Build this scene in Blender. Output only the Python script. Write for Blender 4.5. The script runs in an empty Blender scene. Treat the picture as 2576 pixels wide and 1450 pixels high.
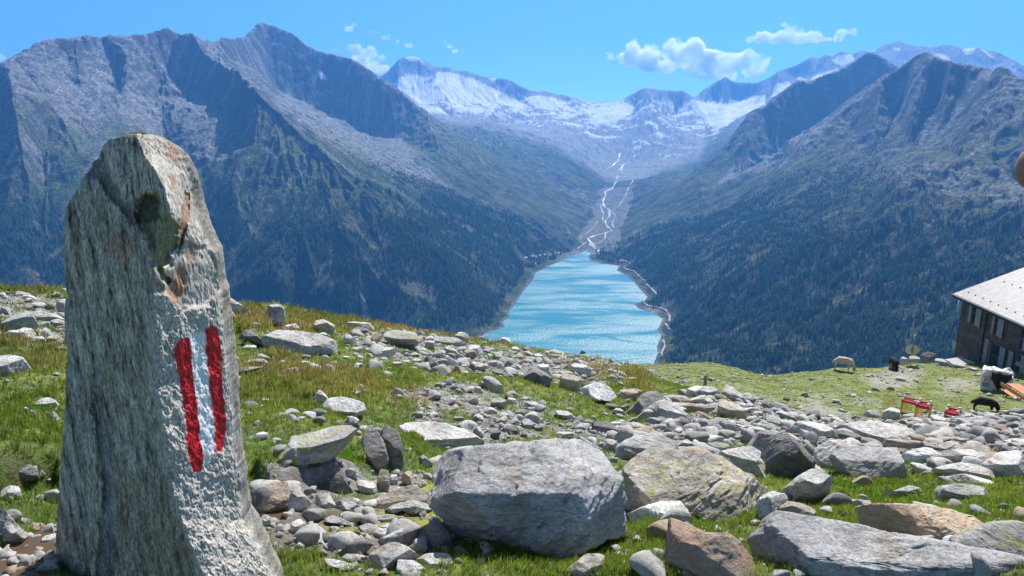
import bpy, math, random
import numpy as np
from mathutils import Vector, Matrix
from mathutils.geometry import delaunay_2d_cdt
R = math.radians
# ------------------------------------------------------------------ camera, sky, sun, exposure
PITCH = R(13.0)
scn = bpy.context.scene
cam_d = bpy.data.cameras.new("camera"); cam_d.sensor_width = 36.0; cam_d.lens = 24.0
cam_d.clip_start = 0.05; cam_d.clip_end = 60000.0
cam = bpy.data.objects.new("camera", cam_d); scn.collection.objects.link(cam)
cam.location = (0, 0, 0); cam.rotation_euler = (R(90) - PITCH, 0, 0)
scn.camera = cam
SUN_AZ, SUN_EL = R(22.0), R(46.0)      # azimuth measured from +Y towards +X
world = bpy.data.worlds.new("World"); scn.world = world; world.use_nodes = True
wn = world.node_tree.nodes; wl = world.node_tree.links
for n in list(wn): wn.remove(n)
sky = wn.new("ShaderNodeTexSky"); sky.sky_type = 'NISHITA'; sky.sun_disc = False
sky.sun_elevation = SUN_EL; sky.sun_rotation = SUN_AZ
sky.altitude = 2400; sky.air_density = 1.0; sky.dust_density = 0.3; sky.ozone_density = 3.0
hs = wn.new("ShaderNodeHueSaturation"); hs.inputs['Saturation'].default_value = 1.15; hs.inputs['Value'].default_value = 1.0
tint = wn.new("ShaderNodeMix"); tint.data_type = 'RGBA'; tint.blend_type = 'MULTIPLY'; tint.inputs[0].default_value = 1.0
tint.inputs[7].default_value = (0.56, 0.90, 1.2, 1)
bg = wn.new("ShaderNodeBackground"); bg.inputs['Strength'].default_value = 0.082
wo = wn.new("ShaderNodeOutputWorld")
tcw = wn.new('ShaderNodeTexCoord'); sxyz = wn.new('ShaderNodeSeparateXYZ'); mrw = wn.new('ShaderNodeMapRange')      # unseen upper sky greyed and dimmed to make the ambient light neutral and weaker
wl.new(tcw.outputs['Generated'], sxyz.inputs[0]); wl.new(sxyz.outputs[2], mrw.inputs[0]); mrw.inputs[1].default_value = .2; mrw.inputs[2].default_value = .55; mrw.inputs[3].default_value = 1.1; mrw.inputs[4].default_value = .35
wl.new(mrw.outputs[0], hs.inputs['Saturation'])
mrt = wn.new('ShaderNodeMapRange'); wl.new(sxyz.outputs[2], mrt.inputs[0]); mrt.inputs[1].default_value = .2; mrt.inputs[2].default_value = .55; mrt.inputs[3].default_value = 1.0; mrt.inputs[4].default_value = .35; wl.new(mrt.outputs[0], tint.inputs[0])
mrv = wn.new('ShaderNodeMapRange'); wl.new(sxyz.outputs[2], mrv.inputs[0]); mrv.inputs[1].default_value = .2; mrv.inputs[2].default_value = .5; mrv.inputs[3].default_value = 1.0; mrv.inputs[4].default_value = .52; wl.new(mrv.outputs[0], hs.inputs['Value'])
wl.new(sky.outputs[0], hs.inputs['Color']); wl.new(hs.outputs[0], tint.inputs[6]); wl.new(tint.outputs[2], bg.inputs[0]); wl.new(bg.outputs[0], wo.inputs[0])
sd = bpy.data.lights.new("sun", 'SUN'); sd.energy = 5.0; sd.angle = R(0.53); sd.color = (1.0, 0.96, 0.9)
sun = bpy.data.objects.new("sun", sd); scn.collection.objects.link(sun)
SDIR = Vector((math.sin(SUN_AZ) * math.cos(SUN_EL), math.cos(SUN_AZ) * math.cos(SUN_EL), math.sin(SUN_EL)))
sun.rotation_euler = SDIR.to_track_quat('Z', 'Y').to_euler()
scn.view_settings.view_transform = 'Standard'; scn.view_settings.look = 'None'
scn.view_settings.exposure = 0.78; scn.view_settings.gamma = 1.0; scn.view_settings.use_curve_mapping = False
scn.render.resolution_x = 1024; scn.render.resolution_y = 576
scn.cycles.volume_bounces = 12; scn.cycles.max_bounces = 14; scn.cycles.diffuse_bounces = 3; scn.cycles.transparent_max_bounces = 12
# ------------------------------------------------------------------ helpers
COL = scn.collection
def tag(o, label=None, cat=None, group=None, kind=None):
    if label: o['label'] = label
    if cat: o['category'] = cat
    if group: o['group'] = group
    if kind: o['kind'] = kind
    return o
def mesh_np(name, V, F, mat=None, parent=None, smooth=False, attrs=None):
    """V (n,3); F (m,k) int array or list of such arrays"""
    me = bpy.data.meshes.new(name)
    V = np.asarray(V, np.float32)
    Fs = F if isinstance(F, list) else [F]
    Fs = [np.asarray(f, np.int32) for f in Fs if len(f)]
    nl = sum(f.size for f in Fs); nf = sum(len(f) for f in Fs)
    me.vertices.add(len(V)); me.vertices.foreach_set('co', V.ravel())
    me.loops.add(nl); me.loops.foreach_set('vertex_index', np.concatenate([f.ravel() for f in Fs]))
    me.polygons.add(nf)
    tot = np.concatenate([np.full(len(f), f.shape[1], np.int32) for f in Fs])
    st = np.concatenate([[0], np.cumsum(tot)[:-1]]).astype(np.int32)
    me.polygons.foreach_set('loop_start', st); me.polygons.foreach_set('loop_total', tot)
    if smooth: me.polygons.foreach_set('use_smooth', np.ones(nf, bool))
    me.update(calc_edges=True)
    for k, a in (attrs or {}).items():
        a = np.asarray(a, np.float32)
        if a.ndim == 2:
            if a.shape[1] == 3: a = np.concatenate([a, np.ones((len(a), 1), np.float32)], 1)
            at = me.attributes.new(k, 'FLOAT_COLOR', 'POINT'); at.data.foreach_set('color', a.ravel())
        else:
            at = me.attributes.new(k, 'FLOAT', 'POINT'); at.data.foreach_set('value', a)
    if mat: me.materials.append(mat)
    o = bpy.data.objects.new(name, me); COL.objects.link(o)
    if parent: o.parent = parent
    return o
def empty(name, loc, rz=0.0):
    o = bpy.data.objects.new(name, None); COL.objects.link(o); o.location = loc; o.rotation_euler = (0, 0, rz); o.empty_display_size = .2
    return o
F_PX = 1717.33
cp, sp = math.cos(PITCH), math.sin(PITCH)
def ray(px, py):
    x = (np.asarray(px, float) - 1288) / F_PX; y = -(np.asarray(py, float) - 725) / F_PX
    return x, cp + y * sp, -sp + y * cp
def azt(px, py):
    X, Y, Z = ray(px, py); h = np.hypot(X, Y)
    return np.arctan2(X, Y), Z / h
def P(px, py, r):
    X, Y, Z = ray(px, py); h = np.hypot(X, Y)
    return np.array([X / h * r, Y / h * r, Z / h * r])
def proj(X, Y, Z):
    f = Y * cp - Z * sp; u = Y * sp + Z * cp
    f = np.maximum(f, 1e-3)
    return 1288 + F_PX * X / f, 725 - F_PX * u / f
# ---- numpy gradient noise
_rs = np.random.RandomState(7)
_perm = np.concatenate([_rs.permutation(256)] * 3).astype(np.int32)
_g3 = _rs.normal(size=(256, 3)); _g3 /= np.linalg.norm(_g3, axis=1)[:, None]; _g3 = _g3.astype(np.float32)
def noise3(x, y, z):
    x = np.asarray(x, np.float32); y = np.asarray(y, np.float32); z = np.asarray(z, np.float32)
    x, y, z = np.broadcast_arrays(x, y, z)
    xi = np.floor(x); yi = np.floor(y); zi = np.floor(z)
    xf = x - xi; yf = y - yi; zf = z - zi
    xi = xi.astype(np.int32) & 255; yi = yi.astype(np.int32) & 255; zi = zi.astype(np.int32) & 255
    u = xf * xf * xf * (xf * (xf * 6 - 15) + 10); v = yf * yf * yf * (yf * (yf * 6 - 15) + 10); w = zf * zf * zf * (zf * (zf * 6 - 15) + 10)
    out = np.zeros(x.shape, np.float32)
    for dx in (0, 1):
        wx = u if dx else 1 - u
        px_ = _perm[xi + dx]
        for dy in (0, 1):
            wy = v if dy else 1 - v
            py_ = _perm[px_ + yi + dy]
            for dz in (0, 1):
                wz = w if dz else 1 - w
                g = _g3[_perm[py_ + zi + dz]]
                out += wx * wy * wz * (g[..., 0] * (xf - dx) + g[..., 1] * (yf - dy) + g[..., 2] * (zf - dz))
    return out * 1.6
def fbm(x, y, z, oct=4, gain=.5, ridged=False):
    s = 0; a = 1.0; t = 0
    for i in range(oct):
        n = noise3(x * 2 ** i + 11.3 * i, y * 2 ** i - 5.7 * i, z * 2 ** i + 3.1 * i)
        if ridged: n = 1 - 2 * np.abs(n)
        s = s + a * n; t += a; a *= gain
    return s / t
def sstep(a, b, x):
    t = np.clip((x - a) / (b - a), 0, 1); return t * t * (3 - 2 * t)
def inpoly(px, py, poly):
    c = np.zeros(np.shape(px), bool); n = len(poly)
    for i in range(n):
        x1, y1 = poly[i]; x2, y2 = poly[(i + 1) % n]
        if y1 == y2: continue
        k = ((y1 > py) != (y2 > py)) & (px < (x2 - x1) * (py - y1) / (y2 - y1) + x1)
        c ^= k
    return c
def segdist(px, py, poly, closed=True):
    d = np.full(np.shape(px), 1e12, np.float32); n = len(poly)
    for i in range(n if closed else n - 1):
        x1, y1 = poly[i][:2]; x2, y2 = poly[(i + 1) % n][:2]
        dx, dy = x2 - x1, y2 - y1; L = dx * dx + dy * dy + 1e-9
        t = np.clip(((px - x1) * dx + (py - y1) * dy) / L, 0, 1)
        d = np.minimum(d, (px - x1 - t * dx) ** 2 + (py - y1 - t * dy) ** 2)
    return np.sqrt(d)
def blur(a, k, n=1):
    for _ in range(n):
        for ax in (0, 1):
            p = np.pad(a, [(k, k) if i == ax else (0, 0) for i in (0, 1)], mode='edge')
            c = np.cumsum(p, axis=ax, dtype=np.float64)
            z = np.zeros_like(np.take(c, [0], axis=ax)); c = np.concatenate([z, c], axis=ax)
            m = a.shape[ax]; w = 2 * k + 1
            a = (np.take(c, range(w, w + m), axis=ax) - np.take(c, range(0, m), axis=ax)) / w
    return a
# ---- materials
def newmat(name):
    m = bpy.data.materials.new(name); m.use_nodes = True
    nt = m.node_tree
    for n in list(nt.nodes):
        if n.type != 'OUTPUT_MATERIAL': nt.nodes.remove(n)
    b = nt.nodes.new('ShaderNodeBsdfPrincipled'); nt.links.new(b.outputs[0], nt.nodes['Material Output'].inputs[0])
    return m, nt, b
def N(nt, t, **kw):
    n = nt.nodes.new('ShaderNode' + t)
    for k, v in kw.items():
        if k.startswith('i_'):
            key = k[2:]
            n.inputs[int(key) if key.isdigit() else key.replace('_', ' ')].default_value = v
        else: setattr(n, k, v)
    return n
def ramp(nt, src, stops):
    r = nt.nodes.new('ShaderNodeValToRGB'); e = r.color_ramp.elements
    while len(e) < len(stops): e.new(.5)
    for i, (p, c) in enumerate(stops):
        e[i].position = p; e[i].color = (c, c, c, 1) if isinstance(c, (int, float)) else (*c, 1)
    nt.links.new(src, r.inputs[0]); return r
def mixc(nt, fac, a, b, mode='MIX'):
    m = nt.nodes.new('ShaderNodeMix'); m.data_type = 'RGBA'; m.blend_type = mode
    for i, v in ((0, fac), (6, a), (7, b)):
        if isinstance(v, bpy.types.NodeSocket): nt.links.new(v, m.inputs[i])
        elif isinstance(v, (int, float)): m.inputs[i].default_value = v if i == 0 else (v, v, v, 1)
        else: m.inputs[i].default_value = (*v, 1)
    return m.outputs[2]
def bump(nt, b, src, strength, dist, prev=None):
    n = nt.nodes.new('ShaderNodeBump'); n.inputs['Strength'].default_value = strength; n.inputs['Distance'].default_value = dist
    nt.links.new(src, n.inputs['Height'])
    if prev: nt.links.new(prev, n.inputs['Normal'])
    nt.links.new(n.outputs[0], b.inputs['Normal']); return n.outputs[0]
def plain(name, col, rough=.6, metal=0.0, var=.12, scale=8.0, bmp=0.0):
    m, nt, b = newmat(name)
    tc = N(nt, 'TexCoord'); n = N(nt, 'TexNoise', i_Scale=scale, i_Detail=5.0)
    nt.links.new(tc.outputs['Object'], n.inputs['Vector'])
    r = ramp(nt, n.outputs[0], [(.3, 1 - var), (.7, 1 + var)])
    nt.links.new(mixc(nt, 1.0, col, r.outputs[0], 'MULTIPLY'), b.inputs['Base Color'])
    b.inputs['Roughness'].default_value = rough; b.inputs['Metallic'].default_value = metal
    if bmp: bump(nt, b, n.outputs[0], .6, bmp)
    return m
# ------------------------------------------------------------------ terrain control network
LAKE_Z = -607.0
_pts = []; _edges = []      # (az, ln r, t)
def _add(p):
    if len(p) == 4: az, t, r = R(p[0]), p[1], p[2]           # ('az' form): az deg, t, r, 0
    else: az, t = azt(p[0], p[1]); r = p[2]
    _pts.append((float(az), math.log(r), float(t))); return len(_pts) - 1
SKY = []
def line(L, sky=False):
    prev = None
    if sky: SKY.append([tuple(P(*p)[:2]) for p in L])
    for p in L:
        i = _add(p)
        if prev is not None: _edges.append((prev, i))
        prev = i
def pts(L):
    for p in L: _add(p)
def spread(L, r0, r1):
    """polyline of (px,py) with ranges interpolated by pixel distance"""
    d = [0]
    for a, b in zip(L, L[1:]): d.append(d[-1] + math.hypot(b[0] - a[0], b[1] - a[1]))
    return [(x, y, r0 + (r1 - r0) * k / d[-1]) for (x, y), k in zip(L, d)]
A = [(-300,250,3700),(0,160,3900),(30,147,3930),(63,127,4000),(103,100,4100),(130,99,4120),(190,91,4160),(205,95,4170),(210,88,4170),(262,90,4200),(340,86,4260),(372,84,4300),(377,88,4300),(400,74,4350),(422,68,4400),(440,82,4400),(455,88,4380),(480,81,4350),(500,98,4350),(528,116,4400),(540,107,4500),(560,93,4700),(585,98,4800),(615,99,5000),(625,92,5200),(640,65,5400),(650,54,5500),(670,59,5500),(690,63,5480),(720,75,5450),(745,90,5400),(765,110,5350),(800,127,5300),(812,130,5280),(859,143,5200),(889,148,5150),(926,173,5100),(956,193,5050),(989,217,5000),(1032,250,4900),(1072,280,4800),(1099,300,4750),(1142,333,4700),(1200,372,4600),(1270,425,4450),(1340,480,4250),(1400,535,4000),(1440,588,3600)]
line(A, True)
line([(481,85,4340),(520,140,4100),(560,166,3900),(600,192,3600),(640,225,3300),(700,285,3150),(780,365,2950),(900,480,2650),(1040,590,2450),(1150,680,2320),(1215,740,2230)])
line([(640,228,3285),(655,300,3110),(640,360,2990),(605,400,2900),(590,480,2720),(640,600,2430),(700,700,2200)])
pts([(585,300,3380),(572,350,3200),(575,400,2990)])
pts([(540,262,3780),(480,240,3990),(430,205,4170),(400,250,3900),(300,260,3700),(200,230,3760),(120,260,3560),(400,125,4290),(590,262,3540),
 (520,300,3480),(340,400,3200),(500,400,3100),(550,460,2860),(200,400,3200),(100,450,3120),(300,520,2920),(450,520,2850),(540,560,2650),(100,600,2800),(0,560,2850),(350,640,2600),(500,640,2500),(100,690,2620),(350,720,2450),(560,720,2300),
 (160,135,4060),(260,112,4180),(350,108,4240),(250,145,4080),(320,138,4080),(420,195,4080),(300,205,3990),(240,185,3990),(410,215,4040),(160,200,3850),
 (-100,330,3450),(0,330,3360),(-250,450,3100),(-250,600,2800)])
line([(30,230,3500),(48,320,3270),(60,410,3080),(75,500,2930)])
line([(690,245,4350),(760,292,4150),(870,345,3950),(1000,410,3700),(1120,495,3400),(1250,590,3050),(1330,655,2800)])
pts([(700,232,5020),(760,262,4960),(800,288,4880),(860,320,4800),(930,345,4740),(1000,352,4640),(640,175,4900),(580,150,4550),(1100,390,4150),(1220,470,3950),(1330,560,3500),
 (850,560,2420),(900,650,2250),(1000,740,2130),(1100,770,2140),(760,600,2380),(800,720,2150),(1100,600,2560),(1000,500,2780),(1200,640,2650)])
pts([(-100,330,5600),(200,330,5700),(420,300,5600),(500,240,5400),(650,330,7400),(860,330,7000),(1000,350,6600),(1110,400,5700)])
line([(1150,322,6350),(1200,314,6400),(1229,306,6450),(1276,317,6400),(1340,342,6400),(1392,363,6350),(1442,390,6350),(1522,443,6300)])
pts([(1250,400,5500),(1350,440,5250),(1430,480,5000),(1490,530,4600)])
line([(1482,629,3420),(1500,600,3750),(1520,555,4300),(1530,500,5150),(1545,460,5850),(1557,430,6500),(1572,400,7050)])
pts([(1450,600,3700),(1480,560,4150),(1500,510,4950),(1515,470,5650),(1560,600,3700),(1575,550,4250),(1590,500,5000),(1600,460,5700),(1615,430,6400)])
# far glaciated range
line(spread([(940,200),(956,190),(970,180),(985,165),(1005,143),(1018,138),(1045,136),(1058,141),(1070,150),(1090,163),(1110,166),(1128,163),(1140,174),(1172,174),(1220,190),(1265,191),(1285,198),(1310,212),(1345,228),(1372,228),(1400,237),(1412,234),(1440,243),(1470,252),(1500,257),(1525,256),(1548,255),(1560,252),(1590,235),(1610,224),(1623,221),(1660,223),(1700,226),(1715,223),(1730,238),(1747,248)], 9600, 9100), True)
line(spread([(1740,252),(1752,240),(1780,217),(1812,194),(1823,187),(1850,197),(1905,200),(1930,193),(1960,172),(2000,158),(2038,140),(2060,142),(2082,131),(2095,138),(2116,122),(2142,135),(2160,125),(2172,121),(2190,128),(2203,128),(2220,110),(2264,99),(2284,110),(2340,117),(2384,108),(2427,118),(2460,115),(2474,123),(2514,128),(2544,147),(2576,167),(2750,230)], 9900, 9300), True)
pts([(1150,188,9380),(1200,204,9320),(1260,234,9260),(1310,262,9160),(1420,258,9180),(1490,264,9120),(1700,285,8850),(1740,262,9000),(1590,262,8960),(1800,262,9720),(1850,258,9700),(1900,243,9680),(1940,215,9640),(2000,200,9600),(1020,172,9350),(1050,178,9300)])
line([(1060,188,9100),(1090,215,8800),(1125,252,8400)])
line([(1623,224,8990),(1640,262,8500),(1650,300,8100)])
pts([(1000,230,8800),(1050,240,8650),(1100,275,8200),(1150,305,7700),(1180,250,8700),(1250,262,8700),(1320,270,8700),(1300,320,7900),(1400,300,8200),(1450,350,7400),(1480,300,8300),(1530,290,8400),(1530,370,7400),
 (1590,290,8400),(1700,310,8300),(1720,350,7600),(1600,350,7600),(1640,400,6900),(1765,262,9200),(1810,268,9100),(1780,310,8400),(1850,275,9100),(1900,262,9100),(1830,320,7900),(1760,370,7200),(1700,420,6500),(1950,240,9000),(2050,190,9300),(2150,190,9000),(2300,170,8900),(2450,190,8800)])
pts([(1000,300,11500),(1300,330,11500),(1550,330,11500),(1740,300,11800),(2000,300,11800),(2300,250,11800),(2560,280,11500)])
# right wall
line([(2280,215,4950),(2254,172,5020),(2217,143,5060),(2187,127,5100),(2150,153,5060),(2110,177,5000),(2037,203,4900),(2007,203,4870),(1984,220,4830),(1944,247,4780),(1930,263,4760),(1917,275,4750),(1904,273,4740),(1884,287,4700),(1860,317,4660),(1840,345,4620),(1827,363,4600),(1760,420,4480),(1700,470,4330),(1640,530,4080),(1590,580,3750)], True)
pts([(1900,350,6300),(2050,310,6800),(2187,260,7200),(1790,440,5700),(2350,240,6500),(2576,260,6500)])
line([(2254,195,4930),(2150,265,4900),(2100,295,4820),(2040,338,4720),(1950,392,4430),(1860,450,4130),(1760,530,3650),(1650,600,3280),(1610,622,3180)])
line([(2750,270,3000),(2576,203,3150),(2534,177,3230),(2520,168,3250),(2510,172,3290),(2500,177,3350),(2467,168,3400),(2437,163,3450),(2390,153,3550),(2350,137,3650),(2330,132,3700),(2297,147,3720),(2250,177,3750),(2210,207,3770),(2184,230,3790),(2147,257,3800),(2107,287,3800),(2070,320,3780),(2034,340,3750),(2010,377,3650),(2000,403,3580),(1990,430,3450),(1930,490,3280),(1850,560,3030),(1760,632,2750),(1690,670,2600)], True)
line([(2520,172,3240),(2480,225,3190),(2430,290,3200),(2370,340,3180),(2290,370,3200),(2200,410,3220),(2100,470,3080),(2000,540,2800),(1900,620,2350)])
pts([(2300,250,4500),(2400,270,4400),(2520,290,4300),(2700,350,4000),(2400,400,2650),(2490,410,2620),(2440,445,2500),(2576,440,2450),(2300,440,2550),(2250,290,3600),(2150,330,3610),(2080,390,3480),(2350,250,3570),(2420,230,3430),
 (2576,600,1950),(2400,600,2020),(2200,600,2120),(2000,650,2130),(1850,700,2150),(1760,740,2200),(2576,750,1600),(2400,760,1650),(2200,790,1680),(2000,800,1780),(1800,810,1950),(1720,830,1960),
 (1740,920,1600),(1950,940,1450),(2300,920,1320),(2576,900,1200),(2100,860,1600),(2760,500,2100),(2760,750,1500)])
# hidden valley floor on our side and the drop from the meadow
for px in (-250, 0, 250, 500, 750, 950): pts([(px, 840, 2080 if px > 300 else 2250)])
for a in (-60, -45, -36, -28, -20, -12, -5, 2, 9):
    pts([(a, -.46, 1320, 0), (a, -.60, 640, 0), (a, -.62, 200, 0)])
for a in (16, 23, 30, 36, 45, 60):
    pts([(a, -.47, 1050, 0), (a, -.60, 560, 0), (a, -.58, 200, 0)])
for a in (-60, -45, 45, 60):
    pts([(a, .02, 3800, 0), (a, 0, 6000, 0), (a, -.02, 12500, 0), (a, -.18, 2200, 0)])
for a in range(-30, 36, 6): pts([(a, -.03, 12500, 0)])
for a in (-180, -120, -90, 90, 120, 180): pts([(a, -.3, 12500, 0), (a, -.3, 3000, 0), (a, -.3, 300, 0), (a, -.2, 60, 0), (a, -.15, 20, 0), (a, -.35, 5, 0), (a, -1.6 / 1.2, 1.2, 0), (a, -4, .4, 0)])
# ---- near ground: (px, py, r)
NEAR = [(-350,1450,2.5),(0,1450,2.5),(300,1450,2.75),(480,1450,2.8),(640,1450,2.6),(1000,1450,2.4),(1400,1450,2.4),(1800,1450,2.45),(2200,1450,2.6),(2576,1450,2.75),(2900,1450,2.9),
 (-350,1300,3.0),(0,1300,3.0),(300,1300,3.2),(600,1300,3.15),(1000,1300,3.3),(1400,1300,3.5),(1800,1300,3.8),(2200,1300,4.3),(2576,1300,4.6),(2900,1300,5),
 (-350,1100,4.6),(0,1100,4.5),(300,1100,4.7),(600,1100,4.9),(1000,1100,5.8),(1400,1100,7.0),(1800,1100,8.6),(2200,1100,12),(2576,1100,14),(2900,1100,15),
 (1000,1200,4.3),(1400,1200,4.9),(1800,1200,5.6),(2200,1200,7.4),(2576,1200,8.2),
 (-350,950,6.7),(0,950,6.6),(300,950,7),(600,950,7.6),(1000,950,9.3),(1400,950,14),
 (-350,850,10),(0,850,10),(300,850,11),(600,850,12),(850,850,14),(1000,870,14.5),(1250,900,17),
 (0,780,15),(-350,760,15),(300,790,16),
 (1400,1010,10),(1600,1010,12.5),(1800,1040,12),(1650,960,19),(1480,920,19)]
pts(NEAR)
line([(-400,700,22),(0,722,22),(160,728,22),(300,738,22),(450,752,21),(570,768,20),(640,768,20),(720,768,21),(800,786,21),(870,800,21),(960,818,22),(1080,838,22),(1180,852,22),(1290,864,23),(1400,884,24),(1480,900,25),(1560,912,26),(1600,925,25),(1640,960,21),(1660,985,18.5),(1700,990,17),(1760,985,17),(1830,985,17),(1880,1010,18),(1960,1040,21),(2100,1055,26),(2200,1056,29),(2350,1056,31),(2460,1052,33),(2576,1050,34),(2750,1050,35)])
pts([(a, -.30 - .05 * k, 30 + 14 * k, 0) for a in (-45, -36, -28, -20) for k in (0, 1, 3)])
pts([(a, -.40 - .05 * k, 32 + 14 * k, 0) for a in (-12, -5, 2, 6) for k in (0, 1, 3)])
# hollow behind the pile, far knoll and the lawn
line([(1560,914,62),(1640,915,66),(1700,910,66),(1745,906,64),(1800,910,62),(1860,926,60),(1925,944,57)])
line([(1925,944,57),(2000,938,54),(2070,930,52),(2120,924,51),(2180,922,52),(2230,921,54),(2290,914,56),(2400,900,61),(2450,900,61),(2576,905,61),(2750,905,61)])
pts([(1640,950,42),(1700,970,33),(1760,960,38),(1850,970,38),(1900,1000,34),(1980,1020,33),(2100,1040,32),(2250,1046,34),(2400,1040,37),(2576,1040,39),(2000,980,42),(2200,980,44),(2400,980,48),(2576,980,50),(2720,1000,46),
 (1650,930,52),(1750,930,53),(1830,945,50)])
for a, t in ((10, -.44), (14, -.42), (18, -.42), (22, -.40), (26, -.40), (30, -.38), (34, -.36), (38, -.36), (45, -.36)):
    pts([(a, t, 74, 0), (a, t - .1, 110, 0)])
# ---- shoreline of the reservoir on its own level
def onlevel(px, py, z=LAKE_Z):
    X, Y, Z = ray(px, py); k = z / Z; return (float(X * k), float(Y * k))
_c = lambda x, y: onlevel(1073.3 + x / 2.999, 442 + y / 2.999)
SHORE_L = [_c(*p) for p in [(1195,572),(1140,595),(1080,610),(1020,645),(930,680),(880,710),(820,735),(800,790),(750,850),(700,920),(660,985),(620,1025),(625,1060),(575,1105),(590,1140),(460,1190),(380,1225)]]
SHORE_R = [_c(*p) for p in [(1240,585),(1215,610),(1230,640),(1320,665),(1450,682),(1430,715),(1510,755),(1560,800),(1620,870),(1665,915),(1620,950),(1565,970),(1600,1005),(1700,1035),(1780,1080),(1760,1130),(1740,1160),(1770,1210),(1735,1290),(1745,1340),(1712,1415)]]
SHORE = SHORE_L + [(-420, 1900), (-900, 1950), (-1500, 1900), (-1500, 1600), (-700, 1450), (0, 1380), (300, 1400)] + SHORE_R[::-1]
def xyz_pt(x, y, z):
    r = math.hypot(x, y); _pts.append((math.atan2(x, y), math.log(r), z / r)); return len(_pts) - 1
_ids = [xyz_pt(x, y, LAKE_Z) for x, y in SHORE]
_edges += [(_ids[i], _ids[(i + 1) % len(_ids)]) for i in range(len(_ids))]
# ---- triangulate and rasterise
_vs = [Vector((p[0] * 1.0, p[1] * .25)) for p in _pts]
_ov, _oe, _of, _orig, _a, _b = delaunay_2d_cdt(_vs, _edges, [], 0, 1e-7)
TV = np.array([(v[0], v[1] / .25, np.mean([_pts[k][2] for k in _orig[i]]) if _orig[i] else np.nan) for i, v in enumerate(_ov)])
for i in np.where(np.isnan(TV[:, 2]))[0]:      # crossing points of two break lines
    d = np.hypot(TV[:, 0] - TV[i, 0], .25 * (TV[:, 1] - TV[i, 1])); d[np.isnan(TV[:, 2])] = 9
    k = np.argsort(d)[:4]; TV[i, 2] = np.average(TV[k, 2], weights=1 / (d[k] + 1e-6))
TF = np.array([f for f in _of if len(f) == 3], np.int32)
def tin(az, lr):
    """az (n,), lr (m,) -> t (m,n)"""
    out = np.full((len(lr), len(az)), -.5, np.float64)
    for f in TF:
        a, b, c = TV[f]
        i0, i1 = np.searchsorted(az, [min(a[0], b[0], c[0]) - 1e-6, max(a[0], b[0], c[0]) + 1e-6])
        j0, j1 = np.searchsorted(lr, [min(a[1], b[1], c[1]) - 1e-6, max(a[1], b[1], c[1]) + 1e-6])
        if i1 <= i0 or j1 <= j0: continue
        x = az[None, i0:i1]; y = lr[j0:j1, None]
        D = (b[0] - a[0]) * (c[1] - a[1]) - (c[0] - a[0]) * (b[1] - a[1])
        if abs(D) < 1e-14: continue
        u = ((x - a[0]) * (c[1] - a[1]) - (c[0] - a[0]) * (y - a[1])) / D
        v = ((b[0] - a[0]) * (y - a[1]) - (x - a[0]) * (b[1] - a[1])) / D
        k = (u >= -1e-6) & (v >= -1e-6) & (u + v <= 1 + 1e-6)
        val = a[2] + u * (b[2] - a[2]) + v * (c[2] - a[2])
        s = out[j0:j1, i0:i1]; s[k] = val[k]
    return out
class Grid:
    def __init__(s, az, lr): s.az, s.lr = az, lr
    def setz(s, z): s.z = z
    def xy(s):
        r = np.exp(s.lr)[:, None]; return (np.sin(s.az)[None] * r), (np.cos(s.az)[None] * r)
    def _ij(s, x, y):
        a = np.arctan2(x, y); l = .5 * np.log(np.asarray(x) ** 2 + np.asarray(y) ** 2)
        fi = np.interp(a, s.az, np.arange(len(s.az))); fj = np.interp(l, s.lr, np.arange(len(s.lr)))
        i = np.minimum(fi.astype(int), len(s.az) - 2); j = np.minimum(fj.astype(int), len(s.lr) - 2)
        return i, j, fi - i, fj - j
    def h(s, x, y, arr=None):
        A_ = s.z if arr is None else arr
        i, j, u, v = s._ij(x, y)
        return (A_[j, i] * (1 - u) + A_[j, i + 1] * u) * (1 - v) + (A_[j + 1, i] * (1 - u) + A_[j + 1, i + 1] * u) * v
    def hit(s, px, py, rmin=0.0):
        """first ground point under a pixel, searched from rmin outward; None if it leaves the sheet"""
        a, t = azt(px, py); fi = float(np.interp(a, s.az, np.arange(len(s.az)))); i = min(int(fi), len(s.az) - 2); u = fi - i
        col = s.z[:, i] * (1 - u) + s.z[:, i + 1] * u; r = np.exp(s.lr)
        d = col - t * r; ok = (d >= 0) & (r >= rmin)
        if not ok.any(): return None
        j = int(np.argmax(ok))
        if j > 0 and d[j - 1] < 0: k = d[j - 1] / (d[j - 1] - d[j]); rr = r[j - 1] + k * (r[j] - r[j - 1])
        else: rr = r[j]
        return np.array([math.sin(a) * rr, math.cos(a) * rr, t * rr])
    def faces(s):
        m, n = len(s.lr), len(s.az); k = np.arange(m * n).reshape(m, n)
        return np.stack([k[:-1, :-1], k[:-1, 1:], k[1:, 1:], k[1:, :-1]], -1).reshape(-1, 4)[:, ::-1]
# ------------------------------------------------------------------ mountains
azf = np.radians(np.concatenate([np.linspace(-58, -39, 40)[:-1], np.linspace(-39, 39, 1380), np.linspace(39, 58, 40)[1:]]))
lrf = np.concatenate([np.linspace(math.log(80), math.log(1150), 60)[:-1], np.linspace(math.log(1150), math.log(6500), 620), np.linspace(math.log(6500), math.log(12400), 130)[1:]])
FG = Grid(azf, lrf)
T = tin(azf, lrf); T = .35 * T + .65 * blur(T, 2, 2)
rr = np.exp(lrf)[:, None]; GX, GY = FG.xy()
Z = T * rr
sd_ = segdist(GX, GY, SHORE).astype(np.float64); lake_in = inpoly(GX, GY, SHORE)
sdist = np.where(lake_in, -sd_, sd_)
far_w = sstep(1000, 1900, rr + 0 * GX)
mt = far_w * sstep(10, 260, sdist)
skyd = np.full(Z.shape, 1e9)
for L in SKY: skyd = np.minimum(skyd, segdist(GX, GY, L, False))
near_sky = sstep(0, 420, skyd)
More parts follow.
